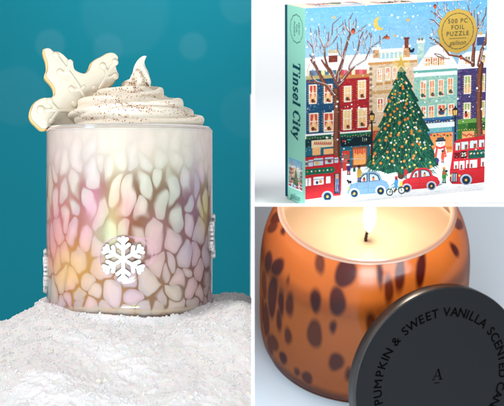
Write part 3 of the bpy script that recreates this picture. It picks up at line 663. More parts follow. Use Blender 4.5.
ell(401, 63, 9, 9, (250, 226, 140), .35)
st = []
for k in range(10): a = math.radians(-90+36*k); rr = 6.6 if k % 2 == 0 else 2.5; st.append((401+rr*math.cos(a), 62.5+rr*math.sin(a)))
poly(st, (222, 178, 70))
# lamp posts
def lamp(x, y0, y1, s=1):
    stroke([(x, y0+8*s), (x, y1)], .75*s, .95*s, (52, 44, 42)); stroke([(x-3.4*s, y0+10.5*s), (x+3.4*s, y0+10*s)], .4, .4, (52, 44, 42))
    poly([(x-2.8*s, y0+2.4*s), (x+2.8*s, y0+2.2*s), (x+2.1*s, y0+8.6*s), (x-2.1*s, y0+8.6*s)], (62, 50, 40)); poly([(x-1.9*s, y0+3.2*s), (x+1.9*s, y0+3*s), (x+1.4*s, y0+7.8*s), (x-1.4*s, y0+7.8*s)], (252, 206, 110))
    poly([(x-2.8*s, y0+2.4*s), (x, y0-.4*s), (x+2.8*s, y0+2.2*s)], (40, 36, 38)); ell(x, y0-.6, .7, .8, (40, 36, 38)); stroke([(x, y0+3), (x, y0+8)], .2, .2, (62, 50, 40))
lamp(371.8, 112, 160, 1.05); lamp(455.2, 107, 158, 1.05)
# bare trees
BR, BRL = (132, 78, 58), (164, 104, 78)
def branch(pts, w0, w1, snow=True):
    stroke(pts, w0, w1, (112, 62, 46)); stroke([(x-.25*w0, y) for x, y in pts], w0*.55, w1*.5, BRL, .7)
    if snow and w0 < 2: stroke([(x+.45*w0, y-.5*w0) for x, y in pts[:max(2, len(pts)*2//3)]], .26, .18, (250, 250, 252), .8)
q = lambda pts: [(300+x/5.04, 10+y/5.04) for x, y in pts]
branch([(337, 168), (336.6, 140), (337, 112), (336.5, 90)], 3.6, 3.0, False)
for pl, w0, w1 in (([(182, 360), (176, 335), (140, 290), (125, 240), (122, 190)], 1.5, .9), ([(122, 195), (100, 140), (92, 85)], .8, .4), ([(122, 190), (140, 160), (145, 110)], .8, .4), ([(125, 190), (165, 165), (195, 120)], .8, .35), ([(135, 180), (160, 130), (165, 70), (205, 35)], .7, .3), ([(165, 100), (195, 88), (215, 70)], .5, .3),
                   ([(110, 355), (75, 260), (48, 225)], 1.2, .5), ([(80, 290), (65, 190), (40, 160)], .9, .4), ([(66, 200), (85, 130), (80, 100)], .6, .3), ([(66, 190), (55, 120), (52, 90)], .6, .3), ([(180, 345), (155, 300), (108, 255)], 1.1, .5),
                   ([(180, 350), (205, 300), (225, 210), (245, 140), (255, 110)], 1.7, .9), ([(255, 120), (232, 90), (226, 50)], .8, .35), ([(252, 110), (248, 50), (266, 15)], .8, .3), ([(255, 115), (280, 95), (284, 50)], .7, .3), ([(258, 125), (290, 110), (335, 75)], .7, .3), ([(300, 100), (330, 95)], .5, .3), ([(215, 250), (190, 200), (188, 165)], .8, .4), ([(212, 245), (210, 170), (205, 140)], .7, .3),
                   ([(205, 360), (245, 310), (250, 280), (290, 210), (300, 150), (318, 110)], 1.3, .4), ([(300, 180), (330, 150), (350, 115), (360, 150)], .6, .3), ([(285, 215), (318, 208)], .5, .3), ([(250, 300), (330, 250), (355, 190), (405, 155)], .9, .35), ([(355, 195), (360, 140), (360, 115)], .6, .3), ([(370, 180), (395, 185)], .4, .25), ([(375, 165), (372, 130)], .4, .25)):
    branch(q(pl), w0, w1)
r1 = lambda pts: [(300+x/8.12, 60+y/8.12) for x, y in pts]
for pl, w0, w1 in (([(300, 300), (240, 240), (190, 170), (130, 60), (90, 0)], 2.0, 1.2), ([(275, 290), (215, 205), (140, 180), (75, 180), (58, 165)], 1.7, .6), ([(140, 180), (100, 150), (80, 95)], .9, .4), ([(300, 200), (270, 130), (200, 40), (175, 0)], 1.6, .9), ([(300, 180), (310, 100), (345, 0)], 1.7, 1.2), ([(310, 210), (350, 170), (390, 110), (440, 60)], 1.3, .7)):
    branch(r1(pl), w0, w1)
for (cx0, cy0, n_) in ((318, 42, 9), (345, 34, 9), (362, 42, 9), (372, 46, 5), (312, 60, 4)):
    for k in range(n_):
        x = cx0+U(-9, 9); y = cy0+U(-10, 12); dx = U(-3, 3); branch([(x, y), (x+dx*.6, y-3.5), (x+dx, y-U(6, 9))], .5, .22)
ell(353.2, 30.8, 2.0, 2.8, (112, 62, 46)); ell(353, 31.8, 1.4, 1.7, (226, 88, 46))
# right trunk
branch([(480, 142), (479, 110), (479.5, 80), (481, 64)], 3.0, 2.6, False)
w_ = lambda pts: [(430+x/6.77, y/6.77) for x, y in pts]
for pl, w0, w1 in (([(290, 440), (292, 380), (298, 320), (294, 260), (290, 190)], 2.0, 1.2), ([(330, 440), (350, 340), (378, 280), (392, 200)], 1.9, 1.2), ([(300, 320), (325, 200), (320, 90)], 1.0, .4), ([(318, 190), (350, 150), (375, 100), (380, 50)], .8, .35), ([(285, 110), (265, 70), (255, 35)], .7, .35), ([(280, 90), (310, 60), (330, 35)], .6, .3), ([(330, 190), (365, 170)], .6, .3), ([(288, 150), (300, 120), (298, 70)], .6, .3),
                   ([(290, 430), (200, 380), (130, 370), (90, 320), (20, 265), (0, 255)], 1.6, .7), ([(95, 325), (85, 280), (40, 250)], .7, .35), ([(100, 390), (70, 370), (30, 362)], .7, .35), ([(130, 395), (90, 395), (50, 380), (30, 366)], .7, .35), ([(70, 180), (30, 140), (0, 130)], .9, .4), ([(80, 130), (40, 95), (5, 75)], .9, .4), ([(45, 95), (40, 60)], .5, .3), ([(55, 200), (20, 235)], .7, .4), ([(25, 145), (0, 158)], .5, .3), ([(75, 110), (50, 70), (75, 65)], .5, .3), ([(110, 90), (95, 60)], .6, .3), ([(175, 70), (165, 45)], .5, .3), ([(200, 68), (215, 40)], .5, .3), ([(150, 80), (130, 70), (100, 60)], .5, .3), ([(340, 410), (375, 385)], .7, .4), ([(60, 300), (30, 300), (0, 290)], .6, .3)):
    branch(w_(pl), w0, w1)
for k in range(20):
    x, y = random.choice([(U(434, 446), U(6, 60)), (U(468, 485), U(2, 30)), (U(440, 470), U(2, 12))]); dx = U(-4, 2); branch([(x, y), (x+dx*.5, y-3), (x+dx, y-U(5, 8))], .5, .22)
for x, y in ((435, 6.4), (461, 57.2)): ell(x, y, 1.6, 2.4, (112, 62, 46)); ell(x, y+.8, 1.3, 1.5, (226, 88, 46))
# moon, stars, flying robin
ell(379.6, 23.6, 6.1, 6.6, (232, 190, 80)); ell(382.8, 22.4, 5.2, 5.8, (122, 184, 214))
def star(x, y, r):
    pts = []
    for k in range(10): a = math.radians(-90+36*k); rr = r if k % 2 == 0 else r*.42; pts.append((x+rr*math.cos(a), y+rr*math.sin(a)))
    poly(pts, (222, 178, 76))
star(333.9, 17.5, 2.3); star(408, 20, 2.7); star(394.6, 35.6, 1.9)
ell(386.6, 37.4, 3.2, 1.7, (160, 96, 66)); ell(388, 38.2, 1.8, 1.2, (226, 110, 60)); poly([(384, 37), (387, 34), (388.5, 37)], (140, 84, 60)); poly([(384, 37), (381.6, 38.6), (384, 39)], (140, 84, 60))
# buses
RD, RDD, RDL = (204, 28, 42), (166, 16, 34), (226, 52, 58)
poly([(300, 158), (320, 156), (333, 154.5), (338, 156.5), (341.2, 162), (341.4, 190), (340.5, 195.5), (326, 197), (312, 199), (300, 200.5)], RD)
for (x0, y0, x1, y1) in ((305.5, 161, 307.6, 166.5), (308.4, 160, 313, 166.2), (313.8, 158.6, 323, 165), (325, 157.6, 333.2, 163.4), (334.4, 157.6, 338.2, 162.6)): rect(x0, y0, x1, y1, (196, 216, 228)); rect(x0, y0+1.6, x1, y0+2.2, (110, 120, 140))
ell(317, 163, 2.2, 1.8, (226, 190, 110)); ell(329.5, 161, 2.0, 1.8, (150, 80, 60)); ell(306.5, 164, 1, 1.6, (60, 110, 120))
poly([(305, 169.5), (320, 167.8), (333, 166.6), (335, 168.6), (334.6, 171.6), (332, 173), (318, 174), (305, 175.5)], (14, 116, 92))
for k in range(7): ell(307.5+k*4, 171.8-k*.35, .8, .8, [(226, 150, 60), (236, 240, 240)][k % 2])
for (x0, y0, x1, y1) in ((305.5, 178.6, 307.6, 186), (308.4, 178.2, 311, 185.6), (313.4, 177.2, 323.6, 184.2), (326, 176.6, 330.4, 183)): rect(x0, y0, x1, y1, (236, 240, 242))
ell(317, 182.6, 1.3, 1.6, (36, 60, 110)); ell(320.6, 181.6, 1.6, 1.7, (222, 150, 70)); stroke([(313.4, 179.6), (323.6, 178.8)], .25, .25, (80, 90, 110))
rect(334, 173.4, 339.6, 193.6, (70, 44, 52)); rect(335.2, 174, 338.6, 191, (190, 170, 160)); ell(337, 181, 1.4, 3.6, (92, 140, 186)); ell(337, 177.6, 1.1, 1.2, (222, 168, 130)); stroke([(336.4, 185), (336.2, 192)], .7, .7, (76, 110, 160)); stroke([(338, 185), (338.4, 192)], .7, .7, (76, 110, 160))
def wheel(x, y, r, arch=None):
    if arch: ell(x, y-.4, r*1.45, r*1.35, arch)
    ell(x, y, r, r*1.05, (30, 70, 96)); ell(x, y, r*.55, r*.58, (22, 50, 72)); ell(x, y, r*.32, r*.34, (226, 178, 80))
wheel(327.4, 196.6, 3.9, (170, 192, 210)); stroke([(300, 203), (340, 199.6)], .7, .7, (190, 214, 232), .7)
poly([(449.6, 171), (451.4, 160), (453.4, 145), (455.5, 140.4), (460, 139), (490, 134.6), (490, 181.5), (470, 184), (452, 184), (449.6, 181)], RD)
for (x0, y0, x1, y1) in ((455.6, 143, 460, 150), (461.4, 142, 468, 149), (470, 141, 477, 147.6), (479, 140, 484, 146.6)): rect(x0, y0, x1, y1, (206, 222, 228)); rect((x0+x1)/2, y0+2.6, x1-.6, y1, (150, 90, 70)); 
rect(454, 152.8, 459.8, 158, (120, 14, 28)); rect(460.6, 151.4, 466.4, 157.8, (30, 26, 34)); rect(468.4, 150.6, 490, 157, (24, 96, 84))
for k in range(5): ell(470.5+k*3.6, 153.8-k*.3, .9, .9, [(216, 176, 80), (180, 206, 200)][k % 2])
for (x0, y0, x1, y1) in ((454, 161.6, 458.2, 168.4), (459.4, 161.2, 464.4, 169.4), (466, 160.4, 468.2, 167.8), (469.6, 160.2, 477, 167.6), (481, 158.4, 485, 166)): rect(x0, y0, x1, y1, (232, 238, 240)); rect(x0+1, y0+3.4, min(x0+2.8, x1), y1, (150, 80, 70))
rect(451, 173, 457, 182, (40, 44, 60)); 
for k in range(3): rect(451.6+k*2, 173.6, 452.4+k*2, 181.4, (196, 206, 214))
for k in range(2): ell([450.4, 459.4][k], 175.6, .9, 1.2, (240, 200, 90))
ell(466.2, 178.6, 6.0, 5.2, RDD); wheel(466, 180, 4.1, (176, 192, 208)); stroke([(450, 169.8), (490, 166.8)], .35, .35, RDD)
for d_, x0 in (('2', 461.6), ('5', 464.2)):
    g_ = {'2': [(0, .2), (.9, 0), (1.5, .6), (1.4, 1.4), (0, 3.3), (1.6, 3.2)], '5': [(1.6, 0), (.2, .1), (.1, 1.4), (1.1, 1.3), (1.6, 2.2), (1.1, 3.1), (0, 3.2)]}[d_]
    stroke([(x0+a, 152.9+b_-(x0-461.6)*.08) for a, b_ in g_], .28, .28, (240, 236, 220))
# cars
def car(x, y, col, dark, flip=1, s=1):
    f = lambda pts: [(x+flip*a*s, y+b_*s-flip*a*s*.085) for a, b_ in pts]
    poly(f([(-22, 5), (-21, -1.5), (-17, -4.6), (-11.5, -6), (-9.5, -11), (-6, -14.6), (0, -15.8), (7, -15.4), (11.5, -12.4), (14, -6.5), (19, -4), (21.4, 1), (21, 5.5), (12, 7), (-16, 7)]), col)
    poly(f([(-9.6, -5.6), (-7.6, -10.6), (-4.6, -13.4), (-1, -14), (-1, -5.4)]), (44, 66, 86)); poly(f([(-8.4, -6.2), (-6.6, -10.4), (-4, -12.6), (-2, -13), (-2, -6.1)]), (200, 218, 226))
    poly(f([(.4, -5.4), (.4, -14), (6, -13.6), (10, -11), (12, -6)]), (44, 66, 86)); poly(f([(1.4, -6), (1.4, -13), (5.4, -12.6), (9, -10.4), (10.6, -6.4)]), (184, 206, 218))
    for a, c in ((-4.4, (200, 70, 56)), (5, (224, 130, 90))): (ex, ey), = f([(a, -8)]); ell(ex, ey, 1.5, 1.8, c); ell(ex, ey-1.6, .9, .9, (90, 54, 44))
    stroke(f([(-12, -4), (-11.6, 5)]), .2, .2, dark, .8); stroke(f([(-.4, -5), (-.2, 5.6)]), .2, .2, dark, .8); stroke(f([(-20, 1.6), (-4, .6), (18, 2.6)]), .3, .2, dark, .5)
    (wx_, wy_), = f([(-14.4, 5.4)]); wheel(wx_, wy_, 3.7*s, (206, 220, 230) if col[2] > 120 else (190, 180, 190)); (wx_, wy_), = f([(12.4, 5.0)]); wheel(wx_, wy_, 3.7*s, (206, 220, 230) if col[2] > 120 else (190, 180, 190))
    (ex, ey), = f([(-20.6, -.4)]); ell(ex, ey, 1.2, 1.6, (222, 188, 92)); stroke(f([(-23, 4), (-20, 7)]), .8, .6, (176, 180, 186)); stroke(f([(20, 5), (23, 4)]), .7, .6, (150, 160, 176))
poly([(346, 193), (392, 188), (393, 192), (348, 197)], (178, 208, 230), .7); poly([(398, 186), (442, 181), (443, 185), (399, 190)], (178, 208, 230), .7)
car(368.4, 187, (126, 160, 186), (84, 118, 150), 1, .98); car(420, 182.4, (204, 36, 50), (150, 16, 34), 1, .92)
# bicycle rider
def ring(x, y, r, c, w=.45):
    pts = [(x+r*math.cos(a), y+r*math.sin(a)) for a in np.linspace(0, 2*math.pi, 22)]; stroke(pts, w, w, c)
for x, y in ((389.6, 192.2), (401.6, 190.4)): ell(x, y, 3, 3.1, (236, 240, 240)); ring(x, y, 3.1, (34, 66, 60), .5); stroke([(x-2.4, y), (x+2.4, y)], .15, .15, (120, 130, 130)); stroke([(x, y-2.4), (x, y+2.4)], .15, .15, (120, 130, 130))
stroke([(389.6, 192), (394.6, 191.6), (400, 187), (401.6, 190.4)], .4, .4, (30, 120, 84)); stroke([(389.6, 192), (391.6, 187.4), (400, 187)], .4, .4, (30, 120, 84)); stroke([(394.6, 191.6), (393, 186.6)], .4, .4, (30, 120, 84))
stroke([(396.6, 187), (394.4, 192)], 1.0, .7, (120, 56, 40)); stroke([(396.4, 180.6), (395.8, 186.4)], 2.0, 1.9, (72, 140, 186)); stroke([(395.6, 182), (391.4, 185.4)], .7, .6, (72, 140, 186)); ell(396.2, 178.4, 1.5, 1.6, (110, 60, 44)); ell(396.2, 177.2, 1.7, 1.1, (190, 50, 50)); rect(399, 181.6, 402.4, 186, (206, 196, 90))
# figures on the pavement
def figure(x, y, s, coat, leg, hat=None, skin=(150, 96, 70)):
    stroke([(x-.8*s, y-5*s), (x-.9*s, y)], .75*s, .7*s, leg); stroke([(x+.9*s, y-5*s), (x+1.0*s, y)], .75*s, .7*s, leg)
    stroke([(x, y-10.4*s), (x, y-5.4*s)], 1.7*s, 2.2*s, coat); stroke([(x+1.2*s, y-10*s), (x+3.2*s, y-6.6*s)], .75*s, .6*s, coat); ell(x, y-13*s, 1.45*s, 1.6*s, skin); ell(x, y-14*s, 1.6*s, 1.0*s, hat or (60, 40, 34))
    ell(x-.9*s, y+.3, 1.1*s, .6*s, (60, 44, 40)); ell(x+1.1*s, y+.3, 1.1*s, .6*s, (60, 44, 40))
figure(348.6, 174.2, .95, (74, 60, 124), (180, 60, 60)); ell(348, 164.8, 2, 1.0, (240, 240, 240)); poly([(353, 168), (355.4, 167), (355.6, 171.6), (353, 172)], (26, 110, 80))
figure(359, 181, 1.05, (204, 164, 56), (80, 70, 120)); ell(349.6, 182, 2.2, 1.5, (48, 50, 62)); ell(347.6, 180.6, 1.2, 1.1, (48, 50, 62)); stroke([(348.4, 183), (348.4, 185)], .35, .35, (48, 50, 62)); stroke([(350.8, 183), (350.8, 185)], .35, .35, (48, 50, 62)); stroke([(351, 181), (355.4, 174.6)], .15, .15, (60, 60, 60))
figure(405.6, 178, .75, (190, 44, 46), (60, 60, 70)); figure(444, 182.4, 1.05, (60, 140, 66), (60, 130, 80), (214, 160, 60)); ell(444, 173, 1.2, 2, (206, 60, 50)); ell(446.4, 171, 1.4, 1.2, (40, 40, 46))
figure(437.4, 165, .6, (80, 60, 130), (40, 40, 60))
# snowman with scarf and figure in front
ell(440.4, 151.5, 6.2, 7.2, (248, 248, 250)); ell(440.4, 143, 4.6, 4.4, (248, 248, 250)); rect(437, 137.6, 444, 140.4, (70, 84, 96)); rect(435.6, 140, 445.4, 141.2, (60, 74, 84)); ell(439, 143.2, .5, .5, (40, 40, 40)); ell(442, 143.2, .5, .5, (40, 40, 40)); poly([(440.4, 144), (443.6, 144.6), (440.4, 145)], (236, 140, 50))
stroke([(436.4, 147), (440, 148.2), (444.6, 146.6)], 1.0, 1.0, (220, 54, 44)); stroke([(437, 148), (435.6, 156)], 1.0, 1.3, (226, 84, 54)); stroke([(444, 147.6), (445.4, 156)], 1.0, 1.3, (226, 84, 54))
figure(442.6, 162, .8, (226, 92, 54), (200, 70, 50))
# footprints and snowfall
for k in range(44): ell(U(352, 484), 196.5-(U(0, 1))*3, .7, .25, (170, 200, 220), .7) if k % 2 else ell(410+k*.9, 190.6-k*.09+U(-.8, .8), .7, .25, (160, 196, 216), .7)
fl = []
for _ in range(900):
    x, y = U(305, 487), U(0, 160)
    if any((x-a)**2+(y-b_)**2 < 4 for a, b_ in fl): continue
    fl.append((x, y)); r_ = random.choice([.22, .3, .4, .55, .8, 1.05]) if len(fl) % 3 == 0 else U(.15, .3); ell(x, y, r_, r_, (255, 255, 255), .93)
lumi = IMG.mean(-1, keepdims=True); IMG = np.clip(lumi+(IMG-lumi)*.90, 0, 1)
grain_ = rng.random((NZf//5+2, NXf//5+2)); grain_ = np.kron(grain_, np.ones((5, 5)))[:NZf, :NXf][..., None]; grain2 = np.kron(rng.random((NZf//2+2, NXf//2+2)), np.ones((2, 2)))[:NZf, :NXf][..., None]
IMG = IMG*(1+.10*(grain_-.5)+.14*(grain2-.5))
IMG = np.clip(IMG**1.18*(1+.05*(rng.random(IMG.shape[:2])[..., None]-.5)), 0, 1)
Vf = np.stack([LX, np.full_like(LX, -.00006), LZ], -1)
link('printed_picture', grid_mesh('art', Vf, False, IMG*.80), mat('printed_card', 'paint', .6, 0, Specular_IOR_Level=.12), box_t, smooth=False)
# lid and base of the box
mint = mat('mint_card', hexl(140, 198, 178), .7, .015, 900, Specular_IOR_Level=.15); peach = mat('peach_card', hexl(238, 192, 172), .6, .015, 900); teal = mat('teal_card', hexl(4, 74, 90), .7, .02, 900, Specular_IOR_Level=.1)
ratio = .83
bm = bmesh.new(); box_bm(bm, (0, 0, 0), (WB, DB*ratio, HB), .0002)
me = bm_mesh(bm); o = link('lid', me, mint, box_t, smooth=False); me.materials.append(peach)
for p in me.polygons:
    if p.normal.z > .7: p.material_index = 1
bm = bmesh.new(); box_bm(bm, (.0006, DB*ratio+.0001, .0006), (WB-.0006, DB, HB-.0006), .0002); link('base_tray', bm_mesh(bm), teal, box_t, smooth=False)
# spine prints: lettering with slab serifs, run down the side face (x = 0 plane, y to the back)
def spine_pt(px, py):
    d = RB.transposed() @ P(px, py, 1.0); o_ = RB.transposed() @ (-TB); t = -o_.x/d.x; p = o_+d*t; return p.y, p.z
def strokes_mesh(paths, to3):
    """paths [(points, halfwidth)] in text space -> ribbon quads"""
    bm = bmesh.new(); k = 0
    for pts, hw in paths:
        pts = [Vector(p) for p in pts]
        for i in range(len(pts)-1):
            a, b_ = pts[i], pts[i+1]; t = (b_-a).normalized(); n = Vector((-t.y, t.x))*hw; e = t*hw*.35; k += 1
            q_ = [a-e+n, a-e-n, b_+e-n, b_+e+n]; bm.faces.new([bm.verts.new(to3(v.x, v.y, k)) for v in q_])
    return bm_mesh(bm)
def arc(cx, cy, rx, ry, a0, a1, n=14): return [(cx+rx*math.cos(math.radians(a0+(a1-a0)*i/n)), cy+ry*math.sin(math.radians(a0+(a1-a0)*i/n))) for i in range(n+1)]
Bw, Th, Se = .115, .055, .05
GL = {
 'T': (.92, [([(.46, 0), (.46, 1)], Bw+.02), ([(.02, .97), (.90, .97)], Th), ([(.05, .97), (.05, .74)], Se), ([(.87, .97), (.87, .74)], Se), ([(.26, .03), (.66, .03)], Se)]),
 'i': (.42, [([(.21, 0), (.21, .66)], Bw), ([(.04, .63), (.21, .63)], Se), ([(.03, .03), (.39, .03)], Se), ([(.21, .84), (.21, .96)], Bw)]),
 'n': (.74, [([(.18, 0), (.18, .66)], Bw), ([(.03, .63), (.18, .63)], Se), ([(.03, .03), (.33, .03)], Se), (arc(.36, .42, .2, .22, 150, 0), Bw*.8), ([(.56, .42), (.56, 0)], Bw), ([(.42, .03), (.70, .03)], Se)]),
 's': (.56, [(arc(.28, .49, .18, .14, 30, 200), Bw*.7), ([(.11, .45), (.44, .22)], Bw*.9), (arc(.28, .18, .18, .15, 20, -160), Bw*.7)]),
 'e': (.64, [(arc(.32, .33, .23, .30, 10, 330), Bw*.75), ([(.10, .35), (.54, .35)], Th), ([(.12, .22), (.12, .46)], Bw*.8)]),
 'l': (.42, [([(.21, 0), (.21, 1)], Bw), ([(.04, .97), (.21, .97)], Se), ([(.03, .03), (.39, .03)], Se)]),
 ' ': (.36, []),
 'C': (.88, [(arc(.47, .5, .37, .46, 45, 315, 22), Th*1.1), ([(.13, .28), (.13, .72)], Bw*1.1), ([(.78, .66), (.78, .96)], Se)]),
 't': (.48, [([(.22, .12), (.22, .86)], Bw), ([(.04, .63), (.42, .63)], Se), (arc(.34, .14, .12, .12, 180, 320), Bw*.6)]),
 'y': (.68, [([(.10, .63), (.36, .04)], Bw), ([(.60, .63), (.30, -.22), (.14, -.28)], Th*1.1), ([(0, .63), (.24, .63)], Se), ([(.48, .63), (.70, .63)], Se)])}
def word(s, x0=0):
    out = []; x = x0
    for ch in s:
        w, st_ = GL[ch]
        for pts, hw in st_: out.append(([(x+a+b_*.16, b_) for a, b_ in pts], hw))
        x += w+.05
    return out, x
paths, wlen = word('Tinsel City')
(yt, zt), (yb_, zb_) = spine_pt(296.3, 61.5), spine_pt(296.3, 139); Lw = (zt-zb_)/wlen
capd = (spine_pt(292.6, 80)[0]-spine_pt(299.6, 80)[0])
me = strokes_mesh(paths, lambda a, b_, k: (-.00003-k*1.5e-6, (yt+capd*.45)-b_*capd, zt-a*Lw))
link('spine_title', me, mat('dark_teal_ink', hexl(0, 66, 78), .8, Specular_IOR_Level=.1), box_t, smooth=False)
ink = bpy.data.materials['dark_teal_ink']
# spine emblem: dashed scalloped ring with tiny lines of type, small name below
def on_spine(me, px, py, k=0):
    y_, z_ = spine_pt(px, py)
    M = frame((-.00004, y_, z_), Vector((0, 0, -1)), Vector((0, -1, 0)), Vector((-1, 0, 0))); return (me, M)
its = []
cy_, cz_ = spine_pt(296.6, 28.8); ry_ = abs(spine_pt(290.4, 28.8)[0]-cy_); rz_ = abs(spine_pt(296.6, 14.8)[1]-cz_)
ringp = []
for k in range(44):
    a = 2*math.pi*k/44; b_ = a+2*math.pi/44*.62; f_ = 1+.03*math.cos(12*a)
    ringp.append(([(math.cos(a)*rz_*f_, math.sin(a)*ry_*f_), (math.cos(b_)*rz_*f_, math.sin(b_)*ry_*f_)], .00022))
its.append((strokes_mesh(ringp, lambda a, b_, k: (-.00004, cy_-b_, cz_-a)), Matrix.Identity(4)))
for i, s_ in enumerate(('500 PC', 'FOIL', 'PUZZLE')): its.append(on_spine(text_mesh(s_, .0021, bold=.00002), 299.0-i*2.3, 28.8))
link('spine_emblem', join_meshes(its), ink, box_t, smooth=False)
y_, z_ = spine_pt(295.2, 197); its = []
its.append((text_mesh('galison', .0042, shear=.3), frame((-.00004, y_, z_), Vector((0, -1, 0)), Vector((0, 0, 1)), Vector((-1, 0, 0)))))
link('spine_maker_name', join_meshes(its), ink, box_t, smooth=False)
# thumbnail pictures (a tiny repeat of the street scene) on spine and top
sub = IMG[::6, ::6]*.96; n0, n1_ = sub.shape[:2]
(ya, za), (yb2, zb2) = spine_pt(288.9, 156), spine_pt(302.3, 192)
Yg, Zg = np.meshgrid(np.linspace(ya, yb2, n1_), np.linspace(zb2, za-.0005, n0))
link('spine_picture', grid_mesh('thumb', np.stack([np.full_like(Yg, -.00005), Yg, Zg], -1), False, sub), bpy.data.materials['printed_card'], box_t, smooth=False)
Xg, Yg = np.meshgrid(np.linspace(.008, .034, n1_), np.linspace(.003, DB*ratio-.002, n0))
link('top_picture', grid_mesh('thumb', np.stack([Xg, Yg, np.full_like(Yg, HB+.00005)], -1), False, sub[::-1]), bpy.data.materials['printed_card'], box_t, smooth=False)
me = strokes_mesh(paths, lambda a, b_, k: (.040+a*.0028, .0035+b_*.0085, HB+.00004+k*1.2e-6)); link('top_title', me, ink, box_t, smooth=False)
# gold seal
sx, sz = face_ls(457.3, 31.0); e1 = face_ls(477, 31); srx = abs(e1[0]-sx); srz = abs(face_ls(457.3, 52)[1]-sz); R_ = (srx+srz)/2
seal_m = mat('gold_foil', hexl(206, 166, 74), .34, .05, 300, Metallic=.55)
bm = bmesh.new(); pts = [(sx+R_*(1+.045*abs(math.cos(6*a))*1.2-.03)*math.cos(a), sz+R_*(1+.045*abs(math.cos(6*a))*1.2-.03)*math.sin(a)) for a in np.linspace(0, 2*math.pi, 144, endpoint=False)]
prism(bm, pts, -.00035, -.0001); seal = link('gold_seal', bm_mesh(bm), seal_m, box_t, smooth=False)
its = []
toF = lambda x, z, ang=0: frame((x, -.00042, z), Vector((math.cos(ang), 0, math.sin(ang))), Vector((-math.sin(ang), 0, math.cos(ang))), Vector((0, -1, 0)))
for s_, dz_, sz_ in (('500 PC', .46, .0031), ('FOIL', .17, .0031), ('PUZZLE', -.12, .0031)): its.append((text_mesh(s_, sz_, bold=.00005, spacing=1.25), toF(sx, sz+dz_*R_)))
its.append((text_mesh('galison', .0032, shear=.35, bold=.00002, spacing=1.05), toF(sx, sz-.54*R_)))
its.append((strokes_mesh([([(-.45*R_, 0), (.45*R_, 0)], .00013)], lambda a, b_, k: (sx+a, -.00042, sz-.33*R_+b_)), Matrix.Identity(4)))
rp = []
for k in range(72):
    a = 2*math.pi*k/72; b_ = 2*math.pi*(k+.8)/72; rp.append(([(math.cos(a)*R_*.82, math.sin(a)*R_*.82), (math.cos(b_)*R_*.82, math.sin(b_)*R_*.82)], .00019 if k % 3 else .00012))
its.append((strokes_mesh(rp, lambda a, b_, k: (sx+a, -.00042, sz+b_)), Matrix.Identity(4)))
link('seal_print', join_meshes(its), mat('olive_ink', hexl(66, 66, 34), .5), seal, smooth=False)

# ------------------------------------------------------------------ candle
HJ, RJ, RR0 = .1144, .0676, .0566
jar_t = thing('candle_jar', 'burning candle in an amber tortoiseshell glass jar', 'candle', MJ)
# glass: amber, part diffuse part translucent, glossy coat
def glass_amber(name, c1, c2, tr, rough=.12):
    m = bpy.data.materials.new(name); m.use_nodes = True; nt = m.node_tree; b = nt.nodes['Principled BSDF']; out = nt.nodes['Material Output']
    tc = nt.nodes.new('ShaderNodeTexCoord'); n = nt.nodes.new('ShaderNodeTexNoise'); n.inputs['Scale'].default_value = 35; nt.links.new(tc.outputs['Object'], n.inputs['Vector'])
    mx = nt.nodes.new('ShaderNodeMix'); mx.data_type = 'RGBA'; mx.inputs['A'].default_value = (*c1, 1); mx.inputs['B'].default_value = (*[x*.82 for x in c1], 1); nt.links.new(n.outputs['Fac'], mx.inputs['Factor'])
    nt.links.new(mx.outputs['Result'], b.inputs['Base Color']); b.inputs['Roughness'].default_value = rough; b.inputs['Coat Weight'].default_value = 1.0; b.inputs['Coat IOR'].default_value = 1.7; b.inputs['Coat Roughness'].default_value = .16
    t = nt.nodes.new('ShaderNodeBsdfTranslucent'); t.inputs['Color'].default_value = (*c2, 1)
    ms = nt.nodes.new('ShaderNodeMixShader'); ms.inputs[0].default_value = tr
    nt.links.new(b.outputs[0], ms.inputs[1]); nt.links.new(t.outputs[0], ms.inputs[2]); nt.links.new(ms.outputs[0], out.inputs['Surface']); return m
def rgbmix(nt, fac, a, b):
    mx = nt.nodes.new('ShaderNodeMix'); mx.data_type = 'RGBA'; mx.inputs['A'].default_value = (*a, 1); mx.inputs['B'].default_value = (*b, 1); nt.links.new(fac, mx.inputs['Factor']); return mx.outputs['Result']
amber = glass_amber('amber_glass', hexl(204, 134, 92), hexl(255, 196, 124), .78, .2); nt = amber.node_tree
vc = nt.nodes.new('ShaderNodeVertexColor'); vc.layer_name = 'paint'; sp_ = nt.nodes.new('ShaderNodeSeparateColor'); nt.links.new(vc.outputs['Color'], sp_.inputs[0])
nt.links.new(rgbmix(nt, sp_.outputs[0], hexl(92, 36, 20), hexl(42, 24, 30)), nt.nodes['Principled BSDF'].inputs['Base Color'])
tn = [n for n in nt.nodes if n.type == 'BSDF_TRANSLUCENT'][0]; tint_src = (rgbmix(nt, sp_.outputs[0], hexl(255, 200, 130), hexl(96, 32, 26)), tn.inputs['Color'])
